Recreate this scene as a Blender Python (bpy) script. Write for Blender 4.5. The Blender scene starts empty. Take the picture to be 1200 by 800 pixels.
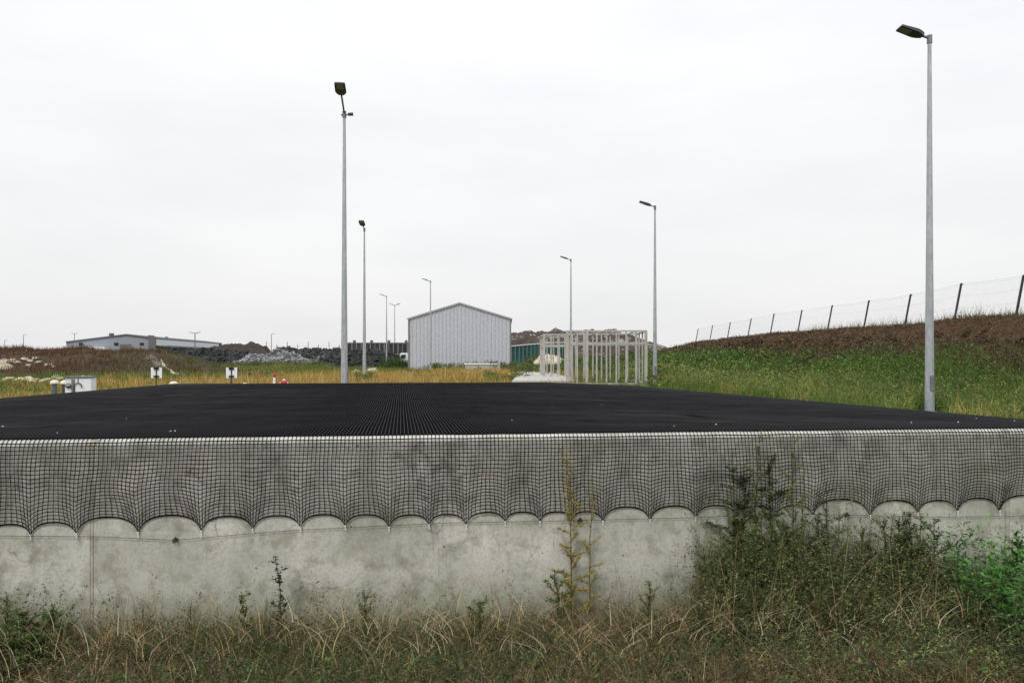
import bpy, math, random
import numpy as np
from mathutils import Vector, noise as mnoise
RNG = np.random.default_rng(7); random.seed(7)
sc = bpy.context.scene
COL = sc.collection
F = 867.0; HZ = 418.0; EYE = 1.5

# ------------------------------------------------------------------ helpers
def at(px, py, d):
    """world point on the photo's ray (px,py) at ground distance y=d"""
    return Vector(((px-600)/F*d, d, EYE+(HZ-py)/F*d))
def zat(py, d): return at(600, py, d).z
def xat(px, d): return at(px, 418, d).x

def tag(o, label=None, cat=None, group=None, kind=None):
    if label: o['label'] = label
    if cat: o['category'] = cat
    if group: o['group'] = group
    if kind: o['kind'] = kind
    return o
def empty(name, loc=(0,0,0), rz=0):
    o = bpy.data.objects.new(name, None); COL.objects.link(o)
    o.location = loc; o.rotation_euler = (0,0,rz); o.empty_display_size = .2
    return o
def copy_tree(o, parent=None):
    c = o.copy(); COL.objects.link(c); c.parent = parent
    for ch in list(o.children): copy_tree(ch, c)
    return c

def mesh_np(name, V, faces, mat, parent=None, col=None, smooth=False):
    """faces: list of int arrays (n,3) or (n,4)"""
    V = np.asarray(V, dtype=np.float32).reshape(-1,3)
    me = bpy.data.meshes.new(name)
    me.vertices.add(len(V)); me.vertices.foreach_set('co', V.ravel())
    idx = np.concatenate([np.asarray(f, dtype=np.int32).ravel() for f in faces])
    tot = np.concatenate([np.full(len(f), np.asarray(f).shape[1], dtype=np.int32) for f in faces])
    start = np.concatenate([[0], np.cumsum(tot)[:-1]]).astype(np.int32)
    me.loops.add(len(idx)); me.loops.foreach_set('vertex_index', idx)
    me.polygons.add(len(tot)); me.polygons.foreach_set('loop_start', start); me.polygons.foreach_set('loop_total', tot)
    if smooth: me.polygons.foreach_set('use_smooth', np.ones(len(tot), dtype=bool))
    me.update(calc_edges=True)
    if col is not None:
        a = me.attributes.new('Col', 'FLOAT_COLOR', 'POINT')
        c = np.ones((len(V),4), dtype=np.float32); c[:,:3] = col
        a.data.foreach_set('color', c.ravel())
    me.materials.append(mat)
    o = bpy.data.objects.new(name, me); COL.objects.link(o)
    if parent: o.parent = parent
    return o

class MB:
    """collects simple solids into one mesh"""
    def __init__(s): s.v=[]; s.f=[]
    def add(s, vs, fs):
        b=len(s.v); s.v += [tuple(v) for v in vs]; s.f += [tuple(i+b for i in f) for f in fs]; return s
    def box(s, lo, hi, rz=0, piv=None):
        x0,y0,z0=lo; x1,y1,z1=hi
        vs=[(x0,y0,z0),(x1,y0,z0),(x1,y1,z0),(x0,y1,z0),(x0,y0,z1),(x1,y0,z1),(x1,y1,z1),(x0,y1,z1)]
        if rz:
            px,py = piv or ((x0+x1)/2,(y0+y1)/2); c,t=math.cos(rz),math.sin(rz)
            vs=[(px+(x-px)*c-(y-py)*t, py+(x-px)*t+(y-py)*c, z) for x,y,z in vs]
        return s.add(vs,[(0,3,2,1),(4,5,6,7),(0,1,5,4),(1,2,6,5),(2,3,7,6),(3,0,4,7)])
    def prism(s, prof, a, b):
        """prof: list of points at a (3d), extruded by vector b"""
        n=len(prof); p=[Vector(q)+Vector(a) for q in prof]; q=[v+Vector(b) for v in p]
        return s.add(p+q, [tuple(range(n-1,-1,-1)), tuple(range(n,2*n))]+[(i,(i+1)%n,n+(i+1)%n,n+i) for i in range(n)])
    def bar(s, a, b, w, h=None, up=(0,0,1)):
        a=Vector(a); b=Vector(b); h=h or w; d=(b-a).normalized(); u=Vector(up)
        if abs(d.dot(u))>.98: u=Vector((0,1,0))
        r=d.cross(u).normalized()*w/2; t=d.cross(r).normalized()*h/2
        vs=[a-r-t,a+r-t,a+r+t,a-r+t,b-r-t,b+r-t,b+r+t,b-r+t]
        return s.add(vs,[(0,3,2,1),(4,5,6,7),(0,1,5,4),(1,2,6,5),(2,3,7,6),(3,0,4,7)])
    def tube(s, pts, rad, n=8, cap=True):
        pts=[Vector(p) for p in pts]
        if not isinstance(rad,(list,tuple)): rad=[rad]*len(pts)
        b=len(s.v); prev=None
        for i,p in enumerate(pts):
            d=(pts[min(i+1,len(pts)-1)]-pts[max(i-1,0)]).normalized()
            if prev is None: r=d.cross(Vector((0,0,1)) if abs(d.z)<.95 else Vector((0,1,0))).normalized()
            else: r=(prev-d*prev.dot(d)).normalized()
            prev=r; t=d.cross(r)
            for k in range(n):
                a=2*math.pi*(k+.5)/n; s.v.append(tuple(p+(r*math.cos(a)+t*math.sin(a))*rad[i]))
        for i in range(len(pts)-1):
            for k in range(n):
                s.f.append((b+i*n+k,b+i*n+(k+1)%n,b+(i+1)*n+(k+1)%n,b+(i+1)*n+k))
        if cap:
            s.f.append(tuple(b+k for k in range(n-1,-1,-1))); e=b+(len(pts)-1)*n
            s.f.append(tuple(e+k for k in range(n)))
        return s
    def lathe(s, prof, c=(0,0,0), n=16):
        return s.tube([(c[0],c[1],c[2]+z) for r,z in prof],[max(r,.001) for r,z in prof],n)
    def build(s, name, mat, parent=None, bevel=0, smooth=False):
        me=bpy.data.meshes.new(name); me.from_pydata(s.v,[],s.f); me.update()
        me.materials.append(mat)
        if smooth: me.polygons.foreach_set('use_smooth',[True]*len(me.polygons))
        o=bpy.data.objects.new(name,me); COL.objects.link(o)
        if parent: o.parent=parent
        if bevel:
            m=o.modifiers.new('b','BEVEL'); m.width=bevel; m.segments=2; m.limit_method='ANGLE'
        return o

# numpy fractal noise (value noise on lattice)
_perm = RNG.random((256,256))
def vnoise(x, y):
    xi=np.floor(x).astype(int); yi=np.floor(y).astype(int); fx=x-xi; fy=y-yi
    fx=fx*fx*(3-2*fx); fy=fy*fy*(3-2*fy)
    a=_perm[xi%256,yi%256]; b=_perm[(xi+1)%256,yi%256]; c=_perm[xi%256,(yi+1)%256]; d=_perm[(xi+1)%256,(yi+1)%256]
    return (a*(1-fx)+b*fx)*(1-fy)+(c*(1-fx)+d*fx)*fy-.5
def fbm(x, y, o=4):
    x=np.asarray(x,float); y=np.asarray(y,float)
    r=0; a=1
    for i in range(o): r=r+a*vnoise(x*2**i+17*i,y*2**i+5*i); a*=.5
    return r
def sstep(a,b,x):
    t=np.clip((x-a)/(b-a),0,1); return t*t*(3-2*t)

# ------------------------------------------------------------------ materials
def nmat(name):
    m=bpy.data.materials.new(name); m.use_nodes=True; nt=m.node_tree
    return m, nt, nt.nodes['Principled BSDF']
def N(nt, typ, **kw):
    n=nt.nodes.new(typ)
    for k,v in kw.items():
        if k in n.inputs: n.inputs[k].default_value=v
        else: setattr(n,k,v)
    return n
def noise_n(nt, scale, detail=4, rough=.55, vec=None):
    n=N(nt,'ShaderNodeTexNoise'); n.inputs['Scale'].default_value=scale; n.inputs['Detail'].default_value=detail; n.inputs['Roughness'].default_value=rough
    if vec: nt.links.new(vec,n.inputs['Vector'])
    return n.outputs['Fac']
def ramp(nt, fac, stops):
    r=N(nt,'ShaderNodeValToRGB'); nt.links.new(fac,r.inputs['Fac'])
    cr=r.color_ramp
    while len(cr.elements)<len(stops): cr.elements.new(.5)
    for e,(p,c) in zip(cr.elements,stops): e.position=p; e.color=(*c,1) if len(c)==3 else c
    return r.outputs['Color']
def mixc(nt, fac, a, b, mode='MIX'):
    m=N(nt,'ShaderNodeMix',data_type='RGBA',blend_type=mode)
    for s,v in ((0,fac),(6,a),(7,b)):
        if hasattr(v,'links'): nt.links.new(v,m.inputs[s])
        elif isinstance(v,(int,float)): m.inputs[s].default_value=v
        else: m.inputs[s].default_value=(*v,1)
    return m.outputs[2]
def math_n(nt, op, a, b=0.0):
    m=N(nt,'ShaderNodeMath',operation=op)
    for i,v in enumerate((a,b)):
        if hasattr(v,'links'): nt.links.new(v,m.inputs[i])
        else: m.inputs[i].default_value=v
    return m.outputs[0]
def coords(nt, scale=(1,1,1), which='Object'):
    t=N(nt,'ShaderNodeTexCoord'); mp=N(nt,'ShaderNodeMapping'); mp.inputs['Scale'].default_value=scale
    nt.links.new(t.outputs[which],mp.inputs['Vector']); return mp.outputs['Vector']
def bump(nt, b, h, strength=.3, dist=.02):
    n=N(nt,'ShaderNodeBump'); n.inputs['Strength'].default_value=strength; n.inputs['Distance'].default_value=dist
    nt.links.new(h,n.inputs['Height']); nt.links.new(n.outputs['Normal'],b.inputs['Normal'])
def plain(name, c, rough=.6, metal=0, var=.12, scale=6, c2=None):
    m,nt,b=nmat(name); f=noise_n(nt,scale,5,.6,coords(nt))
    lo=tuple(x*(1-var) for x in c); hi=c2 or tuple(min(1,x*(1+var)) for x in c)
    nt.links.new(ramp(nt,f,[(.3,lo),(.7,hi)]),b.inputs['Base Color'])
    b.inputs['Roughness'].default_value=rough; b.inputs['Metallic'].default_value=metal
    return m

def concrete_mat():
    m,nt,b=nmat('concrete')
    v=coords(nt); sep=N(nt,'ShaderNodeSeparateXYZ'); nt.links.new(v,sep.inputs[0])
    big=noise_n(nt,.9,6,.6,v); med=noise_n(nt,4.5,8,.7,v); fine=noise_n(nt,38,6,.7,v)
    c=ramp(nt,big,[(.3,(.33,.335,.28)),(.44,(.48,.48,.41)),(.57,(.58,.57,.50)),(.7,(.68,.66,.59))])
    c=mixc(nt,ramp(nt,med,[(.38,(.8,.8,.8)),(.5,(0,0,0))]),c,(.335,.33,.25))
    c=mixc(nt,ramp(nt,noise_n(nt,2.6,7,.65,coords(nt,(1,1,1.3))),[(.55,(0,0,0)),(.72,(.7,.7,.7))]),c,(.52,.43,.38))
    # vertical run-off streaks, strongest near the top
    st=noise_n(nt,1,5,.7,coords(nt,(4.5,1,.32)))
    stm=ramp(nt,st,[(.42,(0,0,0)),(.62,(.85,.85,.85))])
    zt=N(nt,'ShaderNodeMapRange'); nt.links.new(sep.outputs['Z'],zt.inputs[0])
    zt.inputs[1].default_value=-.7; zt.inputs[2].default_value=.6; zt.inputs[3].default_value=.12; zt.inputs[4].default_value=.38
    c=mixc(nt,math_n(nt,'MULTIPLY',stm,zt.outputs[0]),c,(.16,.165,.125))
    # soot-dark blotches and formwork line
    c=mixc(nt,ramp(nt,noise_n(nt,1.7,9,.72,coords(nt,(1,1,.9))),[(.53,(0,0,0)),(.68,(.8,.8,.8))]),c,(.17,.165,.14))
    c=mixc(nt,ramp(nt,fine,[(.3,(.55,.55,.55)),(.52,(0,0,0))]),c,(.22,.21,.165))
    # blow holes
    vo=N(nt,'ShaderNodeTexVoronoi'); vo.inputs['Scale'].default_value=9; nt.links.new(v,vo.inputs['Vector'])
    hole=ramp(nt,vo.outputs['Distance'],[(.05,(1,1,1)),(.085,(0,0,0))])
    hm=ramp(nt,noise_n(nt,3.1,3,.5,v),[(.5,(0,0,0)),(.6,(1,1,1))])
    hh=mixc(nt,1.0,hole,hm,'MULTIPLY')
    c=mixc(nt,hh,c,(.05,.05,.04))
    zc=ramp(nt,noise_n(nt,.7,2,.5,coords(nt,(.25,.25,6))),[(.6,(0,0,0)),(.66,(.28,.28,.28)),(.72,(0,0,0))])
    c=mixc(nt,zc,c,(.5,.49,.43))
    # hairline cracks and drip marks
    cv=N(nt,'ShaderNodeTexVoronoi',feature='DISTANCE_TO_EDGE'); cv.inputs['Scale'].default_value=.55
    wv=N(nt,'ShaderNodeVectorMath',operation='ADD'); nz=N(nt,'ShaderNodeTexNoise'); nz.inputs['Scale'].default_value=2.5; nz.inputs['Detail'].default_value=6; nt.links.new(v,nz.inputs['Vector'])
    nt.links.new(v,wv.inputs[0]); nt.links.new(nz.outputs['Color'],wv.inputs[1]); nt.links.new(wv.outputs[0],cv.inputs['Vector'])
    cr_=ramp(nt,cv.outputs['Distance'],[(.0,(.75,.75,.75)),(.006,(0,0,0))])
    c=mixc(nt,mixc(nt,1.0,cr_,ramp(nt,big,[(.5,(0,0,0)),(.58,(1,1,1))]),'MULTIPLY'),c,(.13,.12,.10))
    dr=noise_n(nt,1,2,.5,coords(nt,(22,1,.5))); c=mixc(nt,mixc(nt,1.0,ramp(nt,dr,[(.66,(0,0,0)),(.72,(.6,.6,.6))]),ramp(nt,med,[(.5,(0,0,0)),(.6,(1,1,1))]),'MULTIPLY'),c,(.20,.17,.12))
    # soil splash and algae near the foot (a stain of its own)
    zb=N(nt,'ShaderNodeMapRange'); nt.links.new(math_n(nt,'ADD',sep.outputs['Z'],math_n(nt,'MULTIPLY',big,-.7)),zb.inputs[0])
    zb.inputs[1].default_value=-1.0; zb.inputs[2].default_value=-1.5; zb.inputs[3].default_value=0; zb.inputs[4].default_value=.7
    c=mixc(nt,zb.outputs[0],c,(.16,.19,.11))
    ze=N(nt,'ShaderNodeMapRange'); nt.links.new(math_n(nt,'ADD',sep.outputs['Z'],math_n(nt,'MULTIPLY',med,.03)),ze.inputs[0])  # brightness of the sky-lit rounded top edge, painted patchily into the concrete colour
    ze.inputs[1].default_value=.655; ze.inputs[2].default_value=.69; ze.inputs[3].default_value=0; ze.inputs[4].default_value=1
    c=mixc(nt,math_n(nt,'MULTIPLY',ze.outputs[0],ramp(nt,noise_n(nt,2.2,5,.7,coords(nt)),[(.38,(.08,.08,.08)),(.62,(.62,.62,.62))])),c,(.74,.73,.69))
    nt.links.new(c,b.inputs['Base Color']); b.inputs['Roughness'].default_value=.9
    bump(nt,b,mixc(nt,.5,med,fine),.5,.012)
    return m

def metal_mat(name,c=(.42,.44,.46),rough=.45):
    m,nt,b=nmat(name)
    f=noise_n(nt,9,6,.7,coords(nt,(1,1,.35)))
    nt.links.new(ramp(nt,f,[(.3,tuple(x*.72 for x in c)),(.55,c),(.75,tuple(x*1.25 for x in c))]),b.inputs['Base Color'])
    b.inputs['Roughness'].default_value=rough; b.inputs['Metallic'].default_value=.35
    return m

def leaf_mat(name, rough=.5, trans=.2):
    m,nt,b=nmat(name)
    a=N(nt,'ShaderNodeAttribute',attribute_name='Col')
    f=noise_n(nt,14,3,.5,coords(nt)); c=mixc(nt,ramp(nt,f,[(.3,(.55,.55,.55)),(.7,(0,0,0))]),a.outputs['Color'],mixc(nt,1.0,a.outputs['Color'],(.62,.6,.55),'MULTIPLY'))
    nt.links.new(c,b.inputs['Base Color']); b.inputs['Roughness'].default_value=rough
    b.inputs['Specular IOR Level'].default_value=.3
    t=N(nt,'ShaderNodeBsdfTranslucent'); nt.links.new(c,t.inputs['Color'])
    mx=N(nt,'ShaderNodeMixShader'); mx.inputs[0].default_value=trans
    nt.links.new(b.outputs[0],mx.inputs[1]); nt.links.new(t.outputs[0],mx.inputs[2])
    nt.links.new(mx.outputs[0],nt.nodes['Material Output'].inputs['Surface'])
    return m

def terrain_mat():
    m,nt,b=nmat('ground')
    v=coords(nt); sep=N(nt,'ShaderNodeSeparateXYZ'); nt.links.new(v,sep.inputs[0])
    X,Y,Z=sep.outputs
    n1=noise_n(nt,.06,6,.6,v); n2=noise_n(nt,.6,7,.7,v); n3=noise_n(nt,6,6,.7,v)
    gold=ramp(nt,n2,[(.3,(.13,.08,.025)),(.5,(.26,.17,.05)),(.7,(.36,.25,.09))])
    green=ramp(nt,n2,[(.3,(.035,.055,.015)),(.55,(.075,.11,.02)),(.75,(.13,.14,.04))])
    c=mixc(nt,ramp(nt,n1,[(.42,(0,0,0)),(.55,(1,1,1))]),gold,green)
    # green side strips to the left and on the bank side
    def rng(s,a,b_,lo=0,hi=1):
        r=N(nt,'ShaderNodeMapRange'); nt.links.new(s,r.inputs[0]); r.inputs[1].default_value=a; r.inputs[2].default_value=b_; r.inputs[3].default_value=lo; r.inputs[4].default_value=hi; return r.outputs[0]
    wob=math_n(nt,'ADD',X,math_n(nt,'MULTIPLY',n2,6.0))
    c=mixc(nt,rng(wob,5,9),c,green)
    bankm=math_n(nt,'MULTIPLY',rng(X,13,15),rng(math_n(nt,'ADD',Z,math_n(nt,'MULTIPLY',n2,-.9)),.95,1.45))
    brown=ramp(nt,n3,[(.28,(.035,.02,.012)),(.5,(.085,.045,.025)),(.72,(.16,.09,.05))])
    brown=mixc(nt,ramp(nt,n2,[(.5,(0,0,0)),(.7,(.6,.6,.6))]),brown,(.06,.075,.02))
    c=mixc(nt,bankm,c,brown)
    low=ramp(nt,n3,[(.3,(.018,.016,.008)),(.7,(.06,.048,.025))])
    c=mixc(nt,rng(Y,9.5,8.6),c,low)
    nt.links.new(c,b.inputs['Base Color']); b.inputs['Roughness'].default_value=1
    b.inputs['Specular IOR Level'].default_value=.1
    bump(nt,b,n3,.9,.15)
    return m
def rubble_mat(name, a, b_, c_, scale=1.2, white=.62):
    m,nt,b=nmat(name); v=coords(nt)
    n=noise_n(nt,scale,9,.72,v); f=noise_n(nt,scale*7,6,.7,v)
    c=ramp(nt,n,[(.3,a),(.5,b_),(.68,c_)])
    c=mixc(nt,ramp(nt,f,[(.3,(.7,.7,.7)),(.5,(0,0,0))]),c,tuple(x*.45 for x in a))
    vo=N(nt,'ShaderNodeTexVoronoi'); vo.inputs['Scale'].default_value=scale*1.6; nt.links.new(v,vo.inputs['Vector'])
    s=ramp(nt,vo.outputs['Color'],[(white,(0,0,0)),(white+.05,(.8,.8,.8))])
    c=mixc(nt,mixc(nt,1.0,s,ramp(nt,n,[(.5,(0,0,0)),(.6,(1,1,1))]),'MULTIPLY'),c,(.33,.31,.27))
    nt.links.new(c,b.inputs['Base Color']); b.inputs['Roughness'].default_value=1
    bump(nt,b,f,1,.3); return m

M=dict(
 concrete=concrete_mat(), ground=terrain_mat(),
 net=plain('net_cord',(.0045,.0044,.0056),.9,0,.25,40),
 net2=plain('net_cord_paler',(.0062,.006,.0074),.9,0,.5,1.2),  # lengthwise cords, a little paler and more mottled
 dark=plain('tank_inside',(.03,.03,.028),.9),
 joint=plain('joint_filler',(.44,.42,.35),.9,0,.35,9),
 galv=metal_mat('galvanised_steel'), galvfar=metal_mat('weathered_steel',(.20,.21,.22),.6),
 lamp=plain('lamp_housing',(.045,.045,.05),.45), glass=plain('lamp_glass',(.20,.19,.17),.25),
 black=plain('black_plastic',(.012,.012,.013),.4), white=plain('white_plastic',(.78,.79,.8),.4,0,.06,3),
 cream=plain('cream_cap',(.68,.63,.5),.6), greypipe=plain('grey_pipe',(.10,.115,.125),.5),
 red=plain('red_paint',(.45,.02,.02),.5), hook=plain('bungee_white',(.82,.82,.8),.5),
 wire=plain('steel_wire',(.09,.085,.075),.5,.4), rust=plain('rusty_bolt',(.05,.035,.025),.7),
 shed=metal_mat('shed_sheet',(.56,.57,.62),.5), trim=plain('grey_trim',(.12,.12,.13),.6),
 hall=plain('hall_cladding',(.26,.28,.33),.6), hallwhite=plain('hall_white',(.62,.64,.66),.6), hallroof=plain('hall_roof',(.10,.11,.13),.6),
 frame=metal_mat('raw_aluminium_frame',(.45,.435,.405),.6),
 pad=plain('pale_concrete',(.42,.40,.36),.9), board=rubble_mat('dark_boards',(.03,.03,.03),(.06,.058,.055),(.11,.1,.09),.8,.95),
 teal=plain('teal_mesh',(.010,.085,.08),.7,0,.3,.6), post=plain('dark_post',(.016,.017,.02),.5),
 sand=plain('pale_rubble',(.45,.38,.26),.95,0,.4,1.5), rock=plain('limestone',(.5,.44,.33),.95,0,.35,1.3),
 heapd=rubble_mat('dark_heap',(.02,.022,.022),(.045,.05,.05),(.08,.085,.08),.35,.8),
 heapb=rubble_mat('brown_heap',(.022,.016,.012),(.05,.036,.028),(.085,.06,.045),.35,.85),
 heapw=rubble_mat('brown_waste',(.025,.018,.015),(.06,.043,.036),(.11,.08,.065),.16,.6),
 heapg=rubble_mat('white_rubble',(.03,.035,.035),(.08,.085,.09),(.16,.165,.17),.5,.5),
 palebits=plain('pale_bits',(.30,.31,.32),.9,0,.5,.9),
 moundm=rubble_mat('mound_soil',(.045,.03,.02),(.09,.065,.04),(.14,.10,.065),.35,.8),
 leaf=leaf_mat('leaves'), straw=leaf_mat('straw',.7,.2), stem=leaf_mat('stems',.7,.05),
)

# ------------------------------------------------------------------ world, sun, camera
w=bpy.data.worlds.new('World'); sc.world=w; w.use_nodes=True; nt=w.node_tree
bg=nt.nodes['Background']
SUN_EL, SUN_AZ = math.radians(48), math.radians(205)      # behind the camera, veiled by cloud
sky=N(nt,'ShaderNodeTexSky'); sky.sky_type='NISHITA'; sky.sun_disc=False; sky.sun_elevation=SUN_EL; sky.sun_rotation=SUN_AZ
sky.dust_density=3
tc=N(nt,'ShaderNodeTexCoord'); sp=N(nt,'ShaderNodeSeparateXYZ'); nt.links.new(tc.outputs['Generated'],sp.inputs[0])
mp=N(nt,'ShaderNodeMapping'); mp.inputs['Scale'].default_value=(1.2,1.2,4.5); nt.links.new(tc.outputs['Generated'],mp.inputs['Vector'])
cl=noise_n(nt,1.6,7,.55,mp.outputs['Vector'])
el=ramp(nt,sp.outputs['Z'],[(0,(8.9,8.85,8.8)),(.2,(9.7,9.75,9.8)),(.42,(10.4,10.5,10.7)),(.62,(12.2,12.4,12.7)),(1,(15.5,15.8,16.2))])
cloudc=mixc(nt,1.0,el,ramp(nt,cl,[(.3,(.915,.92,.93)),(.6,(1.0,1.0,1.0)),(.8,(1.035,1.035,1.03))]),'MULTIPLY')
final=mixc(nt,.97,sky.outputs[0],cloudc)
nt.links.new(final,bg.inputs['Color']); bg.inputs['Strength'].default_value=.1
sl=bpy.data.lights.new('sun','SUN'); sl.energy=1.5; sl.angle=math.radians(11); sl.color=(1,.97,.93)
so=bpy.data.objects.new('sun',sl); COL.objects.link(so)
dirv=Vector((math.sin(SUN_AZ)*math.cos(SUN_EL), math.cos(SUN_AZ)*math.cos(SUN_EL), math.sin(SUN_EL)))
so.rotation_euler=dirv.to_track_quat('Z','Y').to_euler()
cam=bpy.data.cameras.new('camera'); cam.sensor_width=36; cam.lens=F*36/1200; cam.clip_end=8000; cam.clip_start=.05
co=bpy.data.objects.new('camera',cam); COL.objects.link(co); co.location=(0,0,EYE); co.rotation_euler=(math.pi/2,0,0); cam.shift_y=18/1200
sc.camera=co
sc.view_settings.view_transform='Standard'; sc.view_settings.look='None'; sc.view_settings.exposure=0; sc.view_settings.gamma=1

# ------------------------------------------------------------------ layout of the tank
WT=.72                                   # top of the tank walls
WA=np.array([-4.78,6.9]); WD=np.array([1,.111])/math.hypot(1,.111); WN=np.array([WD[1],-WD[0]])  # WN points to the camera
def ywall(x): return 6.9+.111*(x+4.78)
# corners: near left, near right, right far, far right, far left
NL=np.array([-9.4,ywall(-9.4)]); NR=np.array([6.62,ywall(6.62)]); C2=np.array([3.2,19.9]); C3=np.array([1.0,22.5]); C4=np.array([-9.7,21.2])
POLY=[NL,NR,C2,C3,C4]
def inside(x,y,off=0):
    r=np.ones(np.shape(x),bool)
    for i in range(5):
        a=POLY[i]; b=POLY[(i+1)%5]; e=b-a; n=np.array([-e[1],e[0]])/np.hypot(*e)
        r&=((x-a[0])*n[0]+(y-a[1])*n[1])>off
    return r
def H(x,y):
    x=np.asarray(x,float); y=np.asarray(y,float)
    s=ywall(x)-y
    front=-1.3+np.clip(s/6.9,0,1)*1.1+np.clip(s-6.9,0,3)*.05+fbm(x*.9,y*.9,3)*.10
    side=sstep(7.4,10.5,x)+sstep(-10.2,-13,x)
    edge=sstep(-.6,-.35,s)*(1-side)+side*sstep(-1.5,2.5,s)
    field=fbm(x*.08,y*.08,3)*.16*sstep(9,30,y)+fbm(x*.5,y*.5,3)*.05
    z=field*(1-edge)+front*edge
    bank=np.interp(x,[12.5,14,23,24.3,27,60,200],[0,.25,3.25,3.45,3.4,2.2,0])
    bank=bank*(1-sstep(92,128,y))*sstep(-60,-30,y)*(1+.03*fbm(x*.2,y*.06,2))
    bank=bank+fbm(x*.45,y*.45,4)*.22*sstep(13,16,x)*(1-sstep(95,130,y))
    z=np.where(x>11.5,np.maximum(z,bank),z)
    z=np.where(inside(x,y,.12),-1.5,z)
    return z
def axis(*seg):
    a=[]
    for s0,s1,st in seg: a+=list(np.arange(s0,s1,st))
    return np.array(a+[seg[-1][1]])
gx=axis((-3000,-400,260),(-400,-120,20),(-120,-30,3),(-30,-13,.8),(-13,9,.25),(9,30,.4),(30,60,2),(60,400,20),(400,3000,260))
gy=axis((-60,-4,4),(-4,24,.25),(24,60,.6),(60,130,1.5),(130,400,15),(400,3600,200))
GX,GY=np.meshgrid(gx,gy); GZ=H(GX,GY)
n=len(gx); m_=len(gy); ii=np.arange(n*m_).reshape(m_,n)
q=np.stack([ii[:-1,:-1],ii[:-1,1:],ii[1:,1:],ii[1:,:-1]],-1).reshape(-1,4)
tag(mesh_np('ground',np.stack([GX,GY,GZ],-1),[q],M['ground'],smooth=True),kind='structure')

# ------------------------------------------------------------------ concrete tank
tank=empty('concrete_tank',(0,0,0))
tag(tank,'long weathered concrete tank wall under the hanging black net','tank')
TH=.3; R=.06
def wallrun(a,b,zb,name,prof_bevel=R,ext0=0,ext1=0):
    """wall with rounded top edges; a->b outer face (outer side is to the right of a->b)"""
    a=np.array(a,float); b=np.array(b,float); L=np.hypot(*(b-a)); d=(b-a)/L; nrm=np.array([d[1],-d[0]])
    a=a-d*ext0; L=L+ext0+ext1
    prof=[(0,zb),(0,WT-R),(R*.12,WT-R*.5),(R*.45,WT-R*.15),(R,WT),(TH-R,WT),(TH-R*.3,WT-R*.3),(TH,WT-R),(TH,zb)]
    ns=max(2,int(L/.5)); us=np.linspace(0,L,ns+1)
    V=[]
    for u in us:
        p=a+d*u
        for i,(o,z) in enumerate(prof):
            V.append((p[0]-nrm[0]*o,p[1]-nrm[1]*o,z))
    k=len(prof); fs=[]
    for s in range(ns):
        for i in range(k-1): fs.append((s*k+i,(s+1)*k+i,(s+1)*k+i+1,s*k+i+1))
    mb=MB(); mb.add(V,fs); mb.f.append(tuple(range(k-1,-1,-1))); mb.f.append(tuple(ns*k+i for i in range(k)))
    # reverse orientation is irrelevant for shading
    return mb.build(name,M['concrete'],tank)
JX=[]
for px in (110,1180):
    # intersect pixel ray with wall plane
    u=(px-600)/F; y=(6.9+.111*4.78)/(1-.111*u); JX.append(u*y)
def wp(x): return np.array([x,ywall(x)])
def u_of(x): return (np.array([x,ywall(x)])-NL)@WD
def ux_of_px(px):
    u=(px-600)/F; y=(6.9+.111*4.78)/(1-.111*u); return u_of(u*y)
edges=[NL,wp(JX[0]-.035),wp(JX[0]+.035),wp(JX[1]-.035),wp(JX[1]+.035),NR]
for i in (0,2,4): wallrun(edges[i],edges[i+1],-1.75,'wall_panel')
for i in (1,3):
    a=edges[i]-WN*.006; b=edges[i+1]-WN*.006; mb=MB()
    p=[(*a,-1.75),(*b,-1.75),(*(b-WN*.2),-1.75),(*(a-WN*.2),-1.75)]
    mb.add([(x,y,z) for x,y,z in p]+[(x,y,WT-.01) for x,y,z in p],[(0,1,5,4),(1,2,6,5),(2,3,7,6),(3,0,4,7),(4,5,6,7)])
    mb.tube([(*((a+b)/2+WN*.01-WD*.012),-1.7),(*((a+b)/2+WN*.01-WD*.012),WT-.05)],.0035,6)
    mb.build('joint_strip',M['joint'],tank)
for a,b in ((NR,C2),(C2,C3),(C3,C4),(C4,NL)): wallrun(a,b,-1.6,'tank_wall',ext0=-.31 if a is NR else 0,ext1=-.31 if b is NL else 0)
mb=MB(); pts=[tuple(p+( (np.mean(POLY,0)-p)*.05))+(-1.35,) for p in POLY]
mb.add(pts,[(0,1,2,3,4)]); mb.build('tank_floor',M['dark'],tank)
# formwork tie holes
for px,py in ((166,602),(300,665),(520,640),(1004,690),(1098,671),(730,650)):
    u=(px-600)/F; y=(6.9+.111*4.78)/(1-.111*u)-.004; p=at(px,py,y)
    MB().tube([p,(p.x+WN[0]*.004,p.y+WN[1]*.004,p.z)],.007,8).build('tie_hole',M['rust'],tank)

# ------------------------------------------------------------------ the net
MS=.0385; TR=.0037
BD=np.array([-.15,1.0]); BD=BD/np.hypot(*BD)
LW=np.hypot(*(NR-NL)); L0,L1=.15,LW-.12
hookpx=[-70,-15,37,91,162,236,297,352,404,455,502,546,592,632,669,706,762,814,862,907,952,1019,1074,1120,1171,1226,1280]
hu=np.array([ux_of_px(p) for p in hookpx])
first=hu[0]; hu=np.concatenate([np.arange(first-.45,0.1,-.47)[::-1],hu]); hu=np.concatenate([hu,np.arange(hu[-1]+.45,LW-.1,.47)])
hu=hu[(hu>L0)&(hu<L1)]; hu=np.concatenate([[L0],hu,[L1]])
hdrop=.82+RNG.normal(0,.008,len(hu))
nc=int((L1-L0)/MS); U=np.linspace(L0,L1,nc)
NRW=20
def seg_t(u):
    k=np.clip(np.searchsorted(hu,u,side='right')-1,0,len(hu)-2); return k,(u-hu[k])/(hu[k+1]-hu[k])
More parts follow.
